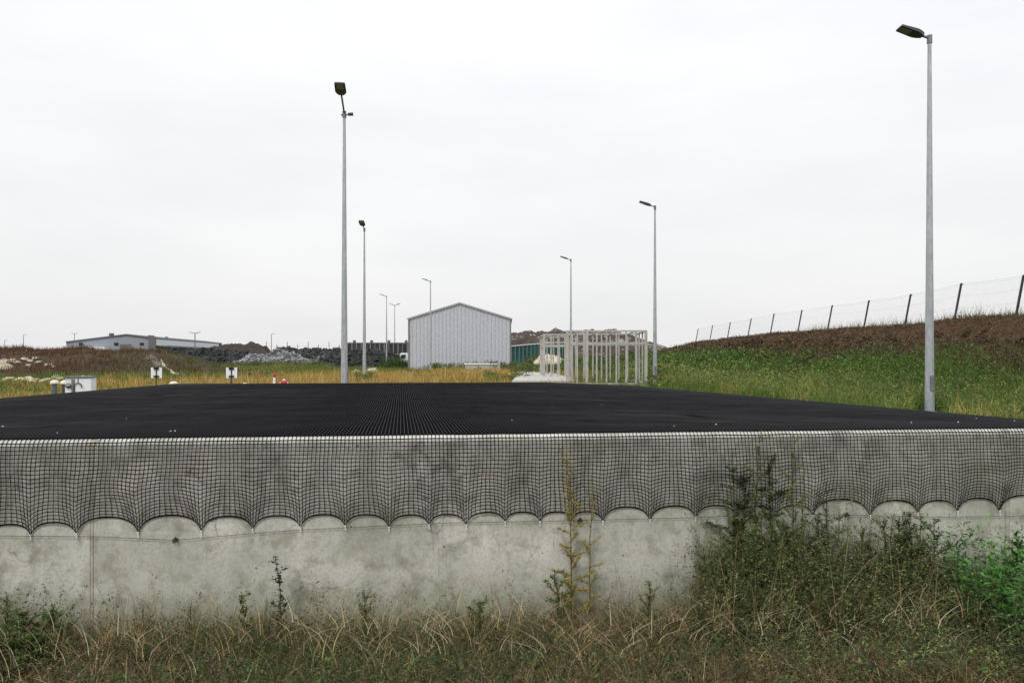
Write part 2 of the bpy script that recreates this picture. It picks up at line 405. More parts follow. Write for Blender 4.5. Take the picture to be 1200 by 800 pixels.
def sheet(u,v):
    """u along wall (rest), v in 0..1 down the fabric -> world"""
    k,t=seg_t(u); wseg=hu[k+1]-hu[k]
    s=np.abs(2*t-1)
    arch=s**2.1
    depth=.135*np.clip(wseg/.5,.6,1.25)
    bot=(hdrop[k]*(1-t)+hdrop[k+1]*t)-depth*(1-arch)
    wv=np.clip((v-.25)/.75,0,1)**2.0
    du=-wseg*np.sin(2*np.pi*t)/(2*np.pi)*.5*wv
    uu=u+du+fbm(u*1.3,v*1.8,2)*.025
    Lm=.75
    drop=v*Lm+(bot-Lm)*np.clip((v-.15)/.85,0,1)**1.9
    drop=drop+fbm(u*1.1+9,v*2.2,2)*.022*np.sin(np.pi*np.clip(v,0,1))
    # slack folds standing off the wall
    off=.012+.018*np.sin(np.pi*np.clip(v,0,1))*(1+.9*np.cos(2*np.pi*t))+.02*np.clip(fbm(u*2.1,v*1.1,2)+.2,0,1)*v
    # rounding the top edge
    r=R+.006
    P=np.zeros(np.shape(u)+(3,))
    base=NL+WD*uu[...,None]
    P[...,0]=base[...,0]+WN[0]*off; P[...,1]=base[...,1]+WN[1]*off; P[...,2]=WT-R-drop*1.0+.0
    return P
def strands(PL, e1, e2):
    """PL (n,m,3); diamond cross section along fixed vectors e1,e2"""
    n,m,_=PL.shape; e1=np.asarray(e1); e2=np.asarray(e2)
    offs=np.stack([e1,e2,-e1,-e2])
    V=(PL[:,:,None,:]+offs[None,None]).reshape(-1,3)
    base=(np.arange(n)[:,None,None]*m+np.arange(m-1)[None,:,None])*4
    k=np.arange(4)[None,None,:]; k2=(k+1)%4
    Q=np.stack([base+k,base+k2,base+4+k2,base+4+k],-1).reshape(-1,4)
    return V,Q
VV=[];QQ=[];cnt=0
def push(V,Q):
    global cnt
    VV.append(V); QQ.append(Q+cnt); cnt+=len(V)
wn3=np.array([WN[0],WN[1],0])*TR; wd3=np.array([WD[0],WD[1],0])*TR; z3=np.array([0,0,TR])
vs=np.linspace(0,1,NRW*2+1)
# interior height of the net
def ztop(x,y):
    # slack between the walls
    r=np.full(np.shape(x),9.0)
    for i in range(5):
        a=POLY[i]; b=POLY[(i+1)%5]; e=b-a; nn=np.array([-e[1],e[0]])/np.hypot(*e)
        r=np.minimum(r,(x-a[0])*nn[0]+(y-a[1])*nn[1])
    f=sstep(.3,3.0,r)
    return WT+.006-.05*f+.03*fbm(x*.35,y*.5,3)*f+.012*fbm(x*1.6,y*1.6,2)*sstep(.25,.8,r)
def ray_exit(p,d):
    best=np.full(len(p),1e9); which=np.zeros(len(p),int)
    for i in range(5):
        a=POLY[i]; b=POLY[(i+1)%5]; e=b-a
        den=d[0]*e[1]-d[1]*e[0]
        if abs(den)<1e-9: continue
        t=((a[0]-p[:,0])*e[1]-(a[1]-p[:,1])*e[0])/den
        s=((a[0]-p[:,0])*d[1]-(a[1]-p[:,1])*d[0])/den
        ok=(t>1e-3)&(s>=-1e-6)&(s<=1+1e-6)&(t<best)
        best[ok]=t[ok]
    return best
# strands that cross the tank and hang down the front
UU,VVs=np.meshgrid(U,vs[::-1],indexing='ij')
hang=sheet(UU,VVs)
topb=NL+WD*(U[:,None]+fbm(U*1.3,0*U,2)[:,None]*.025)
def edgept(off,z): 
    o=np.zeros((nc,1,3)); o[:,0,:2]=topb-WN*off; o[:,0,2]=z; return o
corner=[edgept(R*.12-.006,WT-R*.5),edgept(R*.45-.003,WT-R*.12+.003),edgept(R,WT+.004)]
ex=ray_exit(topb,BD)
T=np.linspace(0,1,56)**1.5
start=topb-WN*.12
X=start[:,None,0]+BD[0]*(ex-.10)[:,None]*T; Y=start[:,None,1]+BD[1]*(ex-.10)[:,None]*T
top=np.stack([X,Y,ztop(X,Y)],-1)
endp=top[:,-1:,:].copy(); e1_=endp.copy(); e1_[...,:2]+=BD*.07; e1_[...,2]-=.08; e2_=e1_.copy(); e2_[...,2]-=.34
top[...,2]+=.003
V_,Q_=strands(np.concatenate([hang]+corner+[top,e1_,e2_],1),wd3*1.0,(z3+wn3)*.8); LEN=(V_,Q_)
# cross strands over the top
ns_=int(16.3/MS)
S=np.arange(1,ns_)*MS
p0=NL+BD*.0
rows=[]
for s in S:
    q0=np.array([[ -2.0, ywall(-2.0)+s]]); 
    tr=ray_exit(q0,WD); tl=ray_exit(q0,-WD)
    # last rows are shorter: the far side is slanted
    ok=inside(q0[:,0],q0[:,1],.0)[0]
    if not ok: continue
    a=q0[0]-WD*tl[0]; b=q0[0]+WD*tr[0]; t=np.linspace(0,1,44)
    P=a+(b-a)*t[:,None]
    wav=fbm(P[:,0]*1.1,P[:,1]*1.1,2)*.03
    P=P+BD*wav[:,None]
    z=ztop(P[:,0],P[:,1])
    r=np.column_stack([P,z]); L=r[0].copy(); L[:2]-=WD*.06; L[2]-=.08; LL=L.copy(); LL[2]-=.34
    Rr=r[-1].copy(); Rr[:2]+=WD*.06; Rr[2]-=.08; RR=Rr.copy(); RR[2]-=.34
    rows.append(np.vstack([LL,L,r,Rr,RR]))
rows=np.array(rows); bd3=np.array([BD[0],BD[1],0])*TR
push(*strands(rows,bd3,z3))
# cross strands on the hanging front
uf=np.linspace(L0,L1,nc*3)
for j in range(0,NRW+1):
    P=sheet(uf,np.full(len(uf),j/NRW))
    if j==0:
        P[:,2]+=0
    push(*strands(P[None],wn3,z3))
for off,z in ((R*.12-.006,WT-R*.5),(R*.9,WT+.003)):
    b=NL+WD*(uf[:,None]+fbm(uf*1.3,0*uf,2)[:,None]*.025); P=np.column_stack([b-WN*off,np.full(len(uf),z)+fbm(uf*3,uf*0,2)*.006])
    push(*strands(P[None],wn3,z3))
net=empty('cover_net',(0,0,0))
tag(net,'wide black square-mesh net stretched over the tank and hanging in scallops','net')
mesh_np('cross_cords',np.vstack(VV),[np.vstack(QQ)],M['net'],net); mesh_np('length_cords',LEN[0],[LEN[1]],M['net2'],net)
P=sheet(uf,np.full(len(uf),1.0)); V,Q=strands(P[None],wn3*2.0,z3*2.0); mesh_np('edge_rope',V,[Q],M['net'],net)
# rope that runs below, with its anchors and the white rubber hooks
wr=empty('tension_wire',(0,0,0)); tag(wr,'thin steel wire strung along the concrete wall below the net scallops','wire')
wirepx=[(-80,628),(0,627),(120,628),(207,632),(297,624),(352,620),(520,612),(680,609),(800,606),(902,602),(960,602),(1100,605),(1200,604),(1300,603)]
def onwall(px,py,off=.02):
    u=(px-600)/F; y=(6.9+.111*4.78)/(1-.111*u); p=at(px,py,y); return Vector((p.x+WN[0]*off,p.y+WN[1]*off,p.z))
wpts=[onwall(a,b) for a,b in wirepx]
mb=MB(); mb.tube(wpts,.0025,5); mb.build('wire_rope',M['wire'],wr)
for px,py in ((207,632),(680,609),(992,602.5)):
    p=onwall(px,py,0); mb=MB(); q=Vector((WN[0],WN[1],0))
    mb.tube([p-q*.02,p+q*.045],.007,8); mb.tube([p+q*.002,p+q*.008],.019,8); mb.tube([p+q*.03,p+q*.04],.016,6)
    mb.tube([p+q*.02+Vector((-.02,0,-.03)),p+q*.025+Vector((-.03,0,.0)),p+q*.02+Vector((.0,0,.03))],.006,6)
    mb.build('anchor_bolt',M['rust'],wr)
def wire_z(x):
    for a,b in zip(wpts[:-1],wpts[1:]):
        if a.x<=x<=b.x: t=(x-a.x)/(b.x-a.x); return a.z+(b.z-a.z)*t
    return wpts[-1].z
mb=MB(); mb.tube([(0,0,0),(0,0,-.012)],.009,8); mb.tube([(0,0,-.01),(.001,0,-.035),(0,0,-.062)],[.0055,.0042,.0045],8)
mb.tube([(0,0,-.062),(.008,0,-.072),(.004,0,-.082),(-.006,0,-.078)],.0028,6)
hk=mb.build('bungee_hook',M['hook']); first_=True
tag(hk,'short white bungee hook tying a net scallop down to the wire','hook','white hooks along the bottom of the net')
for i,u in enumerate(hu):
    pt=sheet(np.array([u]),np.array([1.0]))[0]
    if pt[0]<-5.6 or pt[0]>6.4: continue
    o=hk if first_ else hk.copy()
    if not first_: COL.objects.link(o)
    first_=False
    o.location=(pt[0]+WN[0]*.004,pt[1]+WN[1]*.004,pt[2]+.004); L=pt[2]-wire_z(pt[0]); o.scale=(1,1,max(.6,L/.078)); o.rotation_euler=(0,random.uniform(-.1,.1),0)
# bits of white litter on the net
mb=MB(); mb.add([(-.03,0,.0),(.0,-.015,.006),(.035,.0,.002),(.01,.02,.012),(0,0,.02)],[(0,1,4),(1,2,4),(2,3,4),(3,0,4),(0,3,2,1)])
M['net'].node_tree.nodes['Principled BSDF'].inputs['Specular IOR Level'].default_value=.06
mb.v=[tuple(c*.62 for c in v) for v in mb.v]; lt=mb.build('plastic_scrap',M['hook']); tag(lt,'tiny white scrap lying on the black net','scrap','white scraps scattered on the net')
for i,(px,py,s) in enumerate([(3,500,.7),(67,510,.5),(148,490,.5),(200,508.5,.7),(205,508,.7),(647,473,.4),(600,493,.6),(705,472,.4),(790,502,.6),(839,500,.7),(1068,497,.7),(1123,497,.8),(1189,496,.7),(1144,493,.5),(946,471,.5)]):
    d=(EYE-WT+.02)*F/(py-418)
    o=lt if i==0 else lt.copy()
    if i: COL.objects.link(o)
    x=xat(px,d); z=float(ztop(np.array([x]),np.array([d]))[0])
    o.location=(x,d,z+.004); o.scale=(s,s,s); o.rotation_euler=(0,0,i*1.3)

# ------------------------------------------------------------------ street lamps
def make_lamp(h, arm=.22, heads=1, sensor=False, hl=1.0):
    root=empty('street_lamp')
    MB().tube([(0,0,0),(0,0,.35),(0,0,h*.5),(0,0,h)],[.125,.12,.083,.048],10).build('pole',M['galv'],root)
    MB().box((-.2,-.2,-.05),(.2,.2,.025)).build('base_plate',M['galv'],root)
    MB().box((-.05,-.139,.6),(.05,-.105,1.0)).build('access_door',M['galvfar'],root)
    MB().tube([(0,0,h-.12),(0,0,h+.10)],.068,10).build('collar',M['galvfar'],root)
    for k in range(heads):
        s=-1 if k==0 else 1
        t=math.radians(19)
        def P(l,y,z): return (s*(l*math.cos(t)-z*math.sin(t)), y, h+.02+l*math.sin(t)+z*math.cos(t))
        MB().tube([P(.0,0,0),P(arm+.12,0,0)],.032,8).build('bracket_arm',M['galvfar'],root)
        a=arm; mb=MB()
        prof=[(a,.08),(a+.10*hl,.14),(a+.22*hl,.18),(a+.30*hl,.185),(a+.78*hl,.175),(a+.80*hl,.165)]
        vs=[]; 
        for l,wd in prof:
            th=.055 if l<a+.3 else .03
            vs+=[P(l,-wd,-th*.6),P(l,wd,-th*.6),P(l,wd*.92,th),P(l,-wd*.92,th)]
        fs=[(3,2,1,0)]
        for i in range(len(prof)-1):
            b=i*4; fs+=[(b+j,b+(j+1)%4,b+4+(j+1)%4,b+4+j) for j in range(4)]
        fs.append(tuple(len(vs)-4+j for j in range(4)))
        hd=mb.add(vs,fs).build('lamp_head',M['lamp'],root)
        MB().add([P(a+.36*hl,-.12,-.03),P(a+.36*hl,.12,-.03),P(a+.74*hl,.11,-.026),P(a+.74*hl,-.11,-.026),P(a+.36*hl,-.12,-.022),P(a+.36*hl,.12,-.022),P(a+.74*hl,.11,-.019),P(a+.74*hl,-.11,-.019)],
                 [(0,1,2,3),(0,4,5,1),(1,5,6,2),(2,6,7,3),(3,7,4,0)]).build('lens',M['glass'],hd)
    if sensor:
        mb=MB(); mb.bar((0,0,h-.05),(0,-.16,h+.0),.03); mb.tube([(0,-.12,h+.0),(0,-.30,h+.015)],[.05,.06],8); mb.tube([(0,.10,h-.02),(0,0,h-.05)],.035,6)
        mb.build('camera_sensor',M['lamp'],root)
    return root
G1='galvanised lamp posts around the tank and field'
def gz(x,y): return float(H(np.array([x]),np.array([y]))[0])
LAMPS=[ # px, distance, top_py, heading rz, arm, heads, sensor, label
 (1089.3,20.0,46,0,.2,1,0,'tallest galvanised lamp post right of the tank before the bank'),
 (403.5,25.5,134,math.radians(97),1.0,1,1,'tall lamp post behind the left far edge of the net, lamp facing forward'),
 (427,48,269,math.radians(90),.45,1,0,'slender lamp post just right of the tall left lamp post'),
 (767.5,41.5,243,0,.25,1,0,'lamp post beside the right end of the metal frame cage'),
 (669,64,305,0,.3,1,0,'lamp post rising behind the metal frame cage'),
 (504.5,81,330,0,.3,1,0,'lamp post standing in front of the shed gable'),
 (453,102,347.5,0,.35,1,0,'distant lamp post left of the double-headed one'),
 (462.5,123,358,0,.3,2,0,'distant lamp post with two heads left of the shed'),
]
for px,d,ty,rz,arm,hd,sn,lab in LAMPS:
    x=xat(px,d); z0=gz(x,d); h=zat(ty,d)-z0
    o=make_lamp(h,arm,hd,bool(sn),.72 if sn else .84); o.location=(x,d,z0); o.rotation_euler=(0,0,rz); tag(o,lab,'street lamp',G1)
far=None
for px,d,ty,hd,lab in ((27.5,283,392.5,1,'tiny far lamp post above the reddish mound at left edge'),(87.3,273,391,2,'tiny far double lamp post before the warehouse eave'),(228.5,150,390.5,2,'thin far lamp post before the dark canopy of the warehouse'),
                   (318,235,391.5,1,'small lamp post behind the white rubble pile'),(5.5,300,399,1,'faintest far lamp post at the very left edge')):
    x=xat(px,d); h=zat(ty,d)
    mb=MB(); mb.tube([(0,0,0),(0,0,h)],[.14,.09],6)
    r=empty('far_lamp',(x,d,0)); tag(r,lab,'street lamp','far lamp posts beyond the field')
    mb.build('pole',M['galvfar'],r); mb=MB(); mb.bar((0,0,h),(1.1,0,h+.25),.16,.1)
    if hd==2: mb.bar((0,0,h),(-1.1,0,h+.25),.16,.1)
    mb.build('lamp_head',M['lamp'],r)

# ------------------------------------------------------------------ cabinet, vent pipes, signs near the tank
def cabinet():
    d=17.0; x0=xat(78,d); x1=xat(106,d); zt=zat(442.5,d); W=x1-x0
    r=empty('utility_cabinet',((x0+x1)/2,d,0),math.radians(16)); tag(r,'white utility cabinet with black fittings at the left net edge','cabinet')
    MB().box((-W/2,0,0),(W/2,.4,zt)).build('body',M['white'],r,.01)
    MB().box((-W/2-.02,-.03,zt),(W/2+.02,.43,zt+.03)).build('lid',M['trim'],r)
    MB().box((-W/2+.13,-.012,.1),(-W/2+.2,.0,zt-.03)).build('grey_strip',M['glass'],r)
    MB().box((-W/2+.215,-.014,.05),(W/2-.02,-.002,zt-.03)).build('door',M['white'],r)
    MB().tube([(-W/2+.06,-.03,zt-.20),(-W/2+.02,-.03,zt-.19),(-W/2+.03,-.03,zt-.15),(-W/2+.08,-.03,zt-.13),(-W/2+.12,-.03,zt-.15),(-W/2+.13,-.03,zt-.19),(-W/2+.03,-.03,zt-.20)],.011,6).build('handle',M['black'],r)
    MB().box((-W/2+.03,-.04,zt-.23),(-W/2+.125,-.015,zt-.19)).build('lock',M['black'],r)
    a=[( -W/2+.19+.075-.075*math.cos(t),-.035,zt-.18+.06*math.sin(t)) for t in np.linspace(0,math.pi,9)]
    MB().tube([(a[0][0],-.035,.2)]+a+[(a[-1][0]+.01,-.035,zt-.23)],.011,6).build('hose',M['black'],r)
    MB().tube([(-W/2+.27,-.02,zt-.12),(-W/2+.27,-.02,zt-.02)],.008,6).build('bolt_rod',M['black'],r)
cabinet()
def vent(px,py,d,rad,label,caprad,name='vent_pipe'):
    x=xat(px,d); zt=zat(py,d); r=empty(name,(x,d,0)); tag(r,label,'vent pipe','capped vent pipes beside the tank')
    MB().tube([(0,0,-.1),(0,0,zt-.06)],rad,14).build('pipe',M['greypipe'],r,smooth=False)
    MB().lathe([(caprad,zt-.085),(caprad,zt-.06),(caprad*.86,zt-.03),(caprad*.5,zt-.005),(0.01,zt)],n=16).build('cap',M['cream'],r)
vent(64,445,17.2,.055,'grey vent pipe with cream cap, left of the pair at the white cabinet',.095)
vent(75.5,445.5,17.4,.055,'grey vent pipe with cream cap touching the white cabinet',.09)
vent(203.5,446.7,22.3,.09,'low white domed vent cap right of the first small sign',.125)
vent(287,448.4,24.0,.07,'low white vent cap right of the second small sign',.09)
def hsign(px,label):
    d=23.2; x=xat(px,d); zc=zat(437,d); r=empty('marker_sign',(x,d,0)); tag(r,label,'sign','small white marker signs on posts')
    MB().box((-.185,-.01,zc-.165),(.185,.01,zc+.17)).build('panel',M['white'],r,.004)
    fr=MB()
    for a,b in (((-.19,-.013,zc-.17),(-.178,.013,zc+.175)),((.178,-.013,zc-.17),(.19,.013,zc+.175)),((-.178,-.013,zc-.172),(.178,.013,zc-.16))): fr.box(a,b)
    fr.build('frame',M['black'],r)
    MB().tube([(0,-.03,-.05),(0,-.03,zc+.15)],.017,8).build('post',M['black'],r)
    MB().box((-.075,-.045,zc+.11),(.075,-.012,zc+.19)).build('clamp',M['black'],r)
    MB().box((-.08,-.045,zc-.13),(.08,-.012,zc-.075)).build('clamp',M['black'],r)
hsign(183.5,'small white sign with black bracket post, left one, before the mound')
hsign(271.5,'small white sign with black bracket post, right one, before yellow grass')
d=25; x=xat(321.5,d); zt=zat(437.5,d); r=empty('marker_post',(x,d,0)); tag(r,'short white marker post with red top in yellow grass','post')
MB().tube([(0,0,-.05),(0,0,zt-.10)],.042,10).build('shaft',M['white'],r); MB().lathe([(.045,zt-.13),(.05,zt-.1),(.05,zt-.03),(.03,zt)],n=12).build('cap',M['red'],r)
d=24.5; x=xat(332.8,d); zt=zat(444,d); r=empty('hydrant',(x,d,0)); tag(r,'squat red hydrant with white top at the far net edge','hydrant')
MB().lathe([(.07,-.05),(.07,.5),(.115,.55),(.12,zt-.1),(.05,zt-.04)],n=14).build('body',M['red'],r); MB().lathe([(.045,zt-.07),(.045,zt-.02),(.02,zt)],n=12).build('cap',M['white'],r)
MB().tube([(-.135,0,zt-.13),(.135,0,zt-.13)],.03,8).build('outlet',M['white'],r)

# ------------------------------------------------------------------ metal frame cages
def cage(name,x0,x1,y0,y1,z0,zt,nx,ny,rail,lab,rz=0,thick=None):
    r=empty(name,(x0,y0,z0),rz); tag(r,lab,'metal frame','bare metal frame cages')
    W=x1-x0; D=y1-y0; h=zt-z0
    def post(x,y,t): MB().box((x-t/2,y-t/2,0),(x+t/2,y+t/2,h-.09)).build('post',M['frame'],r)
    for i in range(nx):
        for y in (0,D): post(W*i/(nx-1),y,.15 if i in (0,nx-1) or (thick and i==thick) else .085)
    for j in range(1,ny-1):
        for x in (0,W): post(x,D*j/(ny-1),.085)
    for (a,b) in (((-.07,-.07),(W+.07,.07)),((-.07,D-.07),(W+.07,D+.07)),((-.07,.07),(.07,D-.07)),((W-.07,.07),(W+.07,D-.07))):
        MB().box((a[0],a[1],h-.09),(b[0],b[1],h)).build('top_beam',M['frame'],r)
    zr=rail-z0
    for (a,b) in (((-.03,-.06),(W+.03,-.02)),((-.03,D+.02),(W+.03,D+.06)),((-.06,.0),(-.045,D)),((W+.045,0),(W+.06,D))):
        MB().box((a[0],a[1],zr-.05),(b[0],b[1],zr+.05)).build('rail',M['frame'],r)
    k=MB()
    for (a,b) in (((-.2,-.2),(W+.2,.15)),((-.2,D-.15),(W+.2,D+.2)),((-.2,.15),(.15,D-.15)),((W-.15,.15),(W+.2,D-.15))): k.box((a[0],a[1],-.2),(b[0],b[1],.08))
    k.build('plinth',M['pad'],r)
    # roof rafters
    for i in range(1,nx-1,2): MB().box((W*i/(nx-1)-.04,.07,h-.08),(W*i/(nx-1)+.04,D-.07,h-.015)).build('rafter',M['frame'],r)
cage('frame_cage',xat(665,40.6),xat(756,40.6),40.6,46.0,.0,zat(387,40.6),9,4,zat(402,40.6),'larger grey metal frame cage of posts behind the net corner',math.radians(-4),2)
cage('frame_cage',xat(636.5,50),xat(668,50),48.5,54.0,.0,zat(392,50),5,4,zat(405,50),'smaller grey metal frame cage, further left and behind',0)
def sheetpoly(name,pts,z,mat,kind='structure',th=.1):
    mb=MB(); n=len(pts); mb.add([(x,y,z) for x,y in pts]+[(x,y,z-th-.2) for x,y in pts],[tuple(range(n))]+[(i,n+i,n+(i+1)%n,(i+1)%n) for i in range(n)])
    o=mb.build(name,mat); tag(o,kind=kind); return o
sheetpoly('path',[(xat(600,41),39.5),(xat(664,41),39.5),(xat(664,48),48),(xat(645,62),62),(xat(605,64),64),(xat(606,50),50)],.22,M['pad'])

# ------------------------------------------------------------------ metal shed
def shed():
    d=89; x0=xat(479.5,d); x1=xat(598,d); ze=zat(373.5,d); za=zat(355.5,d); W=x1-x0; D=22
    r=empty('metal_shed',((x0+x1)/2,d,0),math.radians(.6)); tag(r,'pale ribbed metal shed with gabled end in dry grass','shed')
    nr=27; p=W/nr; xs=[];
    for i in range(nr):
        b=-W/2+i*p; xs+=[(b,0),(b+p*.66,0),(b+p*.74,-.09),(b+p*.92,-.09)]
    xs.append((W/2,0)); V=[];Fc=[]
    for x,y in xs:
        zt=ze+(za-ze)*(1-abs(x)/(W/2)); V+=[(x,y,-.1),(x,y,zt)]
    for i in range(len(xs)-1): Fc.append((2*i,2*i+2,2*i+3,2*i+1))
    MB().add(V,Fc).build('gable_wall',M['shed'],r)
    for s in (-1,1):
        m2=MB(); ys=[];n2=48;p2=D/n2
        for i in range(n2):
            b=i*p2; ys+=[(b,0),(b+p2*.66,0),(b+p2*.74,.09),(b+p2*.92,.09)]
        ys.append((D,0)); V=[]
        for y,o in ys: V+=[(s*(W/2+o),y,-.1),(s*(W/2+o),y,ze)]
        m2.add(V,[(2*i,2*i+2,2*i+3,2*i+1) for i in range(len(ys)-1)]).build('side_wall',M['shed'],r)
    MB().add([(-W/2,D,-.1),(W/2,D,-.1),(W/2,D,ze),(0,D,za),(-W/2,D,ze)],[(0,1,2,3,4)]).build('back_wall',M['shed'],r)
    for s in (-1,1):
        a=Vector((0,-.2,za+.05)); b=Vector((s*(W/2+.25),-.2,ze-.03)); u=Vector((0,0,.08))
        MB().prism([a,b,b+u,a+u],(0,0,0),(0,D+.4,0)).build('roof',M['trim'],r)
        MB().prism([a-Vector((0,.03,.10)),b-Vector((0,.03,.10)),b+Vector((0,-.03,.09)),a+Vector((0,-.03,.09))],(0,0,0),(0,.029,0)).build('verge_trim',M['galv'],r)
        MB().box((s*(W/2+.02)-.09,-.13,-.1),(s*(W/2+.02)+.09,.12,ze)).build('corner_trim',M['galvfar'],r)
shed()
d=80; x0=xat(545,d); x1=xat(586,d)
r=empty('concrete_barrier',((x0+x1)/2,d,0)); tag(r,'low pale concrete trough standing in front of the shed','trough')
hw=(x1-x0)/2; MB().box((-hw,0,0),(hw,1.0,.66)).build('body',M['pad'],r,.03)
MB().box((-hw-.08,-.08,.661),(hw-.3,1.08,.80)).build('lid',M['white'],r)
MB().box((hw-.28,-.04,.661),(hw+.02,1.04,1.0)).build('end_block',M['pad'],r)

# ------------------------------------------------------------------ bunker wall, van
d=122; x0=xat(405,d); x1=xat(486,d); zb=zat(414.5,d); zt=zat(402.8,d)
r=empty('storage_wall',(x0,d,0)); tag(r,'dark panelled storage wall on pale base left of the shed','wall'); W=x1-x0
MB().box((0,0,0),(W,.5,zb)).build('base_wall',M['pad'],r)
MB().box((0,.05,zb),(W,.45,zt)).build('dark_panel',M['board'],r)
MB().box((-.05,-.06,zt),(W+.05,.5,zt+.22)).build('cap_beam',M['hallroof'],r)
for i in range(15):
    x=W*(i+.4)/15; MB().box((x-.09,-.09,zb+.02),(x+.09,.048,zt-.01)).build('rib',M['galvfar'] if i%3 else M['hallroof'],r)
for i in range(4):
    x=W*(i+.5)/4; MB().box((x-.2,-.1,zt+.222),(x+.2,.35,zt+.6)).build('post_head',M['hallroof'],r)
d=100; xc=xat(485,d)
r=empty('parked_van',(xc,d,0),math.radians(8)); tag(r,'white van mostly hidden behind the left corner of the shed','van')
prof=[(-2.2,0,.35),(2.2,0,.35),(2.2,0,1.1),(1.6,0,1.25),(1.1,0,1.95),(-2.0,0,2.05),(-2.2,0,1.8)]
MB().prism([(p[0]*.85,0,p[2]) for p in prof],(0,0,0),(0,1.8,0)).build('body',M['white'],r,.06)
MB().prism([(-1.75,0,1.3),(-1.1,0,1.3),(-1.1,0,1.8),(-1.7,0,1.75)],(0,-.01,0),(0,.02,0)).build('window',M['black'],r)
for sx in (-1.2,1.2):
    for sy in (-.03,1.6): wl=MB().tube([(sx,sy,.34),(sx,sy+.22,.34)],.34,14).build('wheel',M['black'],r); MB().tube([(sx,sy-.01,.34),(sx,sy+.23,.34)],.17,10).build('rim',M['galvfar'],wl)

# ------------------------------------------------------------------ warehouse far left
def warehouse():
    A=Vector((xat(178,200),200,0)); g=Vector((-.986,-.164,0)).normalized(); s=Vector((-.164,.986,0)).normalized()
    # face from A along g to the left end
    def top_on(px,py):
        u=(px-600)/F
        # A+g*t with x=u*y
        t=(u*A.y-A.x)/(g.x-u*g.y); p=A+g*t; return t,zat(py,p.y)
    r=empty('warehouse',(A.x,A.y,0)); tag(r,'long grey warehouse with low pitched roof behind the mound','building')
    pr=[top_on(178,396.3),top_on(149,392.6),top_on(147.5,392.6),top_on(77.5,401.2)]
    def W(t,z,off=0,s_=0): v=g*t+s*s_-s.normalized()*0; return (v.x,v.y,z)
    poly=[W(0,0)]+[W(t,z) for t,z in pr]+[W(pr[-1][0],0)]
    n=len(poly); D=85
    back=[(x+s.x*D,y+s.y*D,z) for x,y,z in poly]
    mb=MB(); mb.add(poly,[tuple(range(n))]); mb.add(back,[tuple(range(n))])
    mb.add([poly[-2],poly[-1],back[-1],back[-2]],[(0,1,2,3)]); mb.build('wall',M['hall'],r)
    # roof slabs proud of the wall
    for i in range(3):
        a,b=poly[1+i],poly[2+i]; off=s*-.35
        pts=[(a[0]+off.x,a[1]+off.y,a[2]+.02),(b[0]+off.x,b[1]+off.y,b[2]+.02),(b[0]+off.x,b[1]+off.y,b[2]+.3),(a[0]+off.x,a[1]+off.y,a[2]+.3)]
        MB().prism(pts,(0,0,0),s*(D+.5)).build('roof',M['hallroof'],r)
    # right hand side: white band above a dark open canopy
    zt=pr[0][1]; zlow=zat(404.5,200)
    L=78
    def S(o,z,l): v=-g*o+s*l; return (v.x,v.y,z)
    def slab(o0,o1,z0,z1,l0,l1): return MB().add([S(o0,z0,l0),S(o1,z0,l0),S(o1,z0,l1),S(o0,z0,l1),S(o0,z1,l0),S(o1,z1,l0),S(o1,z1,l1),S(o0,z1,l1)],[(0,3,2,1),(4,5,6,7),(0,1,5,4),(1,2,6,5),(2,3,7,6),(3,0,4,7)])
    slab(0,.4,zlow,zt-.1,0,L).build('upper_band',M['hallwhite'],r)
    slab(.41,3.5,zlow-.5,zlow-.02,4,L).build('canopy',M['hallroof'],r)
    slab(-1.6,-.01,0,zlow,1,L).build('opening_shade',M['black'],r)  # solid black slab: shade under the open canopy put in as colour
    slab(-.5,1.1,0,zt+.4,-1.2,-.01).build('corner_tower',M['trim'],r)
    for i in range(7): slab(.6,1.0,0,zlow-.5,6+i*11.5,6.5+i*11.5).build('column',M['galvfar'],r)
    slab(-.1,.5,zt-.1,zt+.12,0,L+.5).build('gutter',M['hallroof'],r)
    slab(-.2,1.2,0,zt-.3,L+.6,L+1.4).build('end_frame',M['trim'],r)
    for t,z,w_ in ((pr[3][0]*.83,zat(403,196),.5),(pr[3][0]*.42,zat(403,198),.55),(pr[3][0]*.12,zat(403,200),.5)):
        c=g*t-s*.05; MB().box((c.x-w_,c.y-.1,z-w_*.7),(c.x+w_,c.y+.02,z+w_*.7)).build('window',M['black'],r)
    # pale lean-to at the left end, doors
    c0=g*(pr[3][0]-1)-s*.6; c1=g*(pr[3][0]-11)-s*.6
    MB().box((c0.x,c0.y-1,0),(c1.x,c1.y,zat(405.5,190))).build('loading_bay',M['hallwhite'],r)
    c0=g*(pr[3][0]-13.5)-s*.2; c1=g*(pr[3][0]-16.5)-s*.2; MB().box((c0.x,c0.y-.2,0),(c1.x,c0.y,zat(403,195))).build('door',M['trim'],r)
    for l,o,hh in ((8,3,.7),(14,4,.8),(24,3,.7),(40,3,.3)):
        v=g*o+s*l; MB().tube([(v.x,v.y,zt-.3),(v.x,v.y,zt+hh)],.3,8).tube([(v.x,v.y,zt+hh),(v.x,v.y,zt+hh+.35)],[.5,.45],8).build('roof_vent',M['hallroof'],r)
    v=g*(pr[3][0]*.62)+s*9; zz=pr[3][1]+.62*0+1.3
    MB().tube([(v.x,v.y,zz-2),(v.x,v.y,zz+1.0)],.6,8).tube([(v.x,v.y,zz+1.0),(v.x,v.y,zz+1.5)],[.7,.6],8).build('roof_vent',M['hallroof'],r)
warehouse()

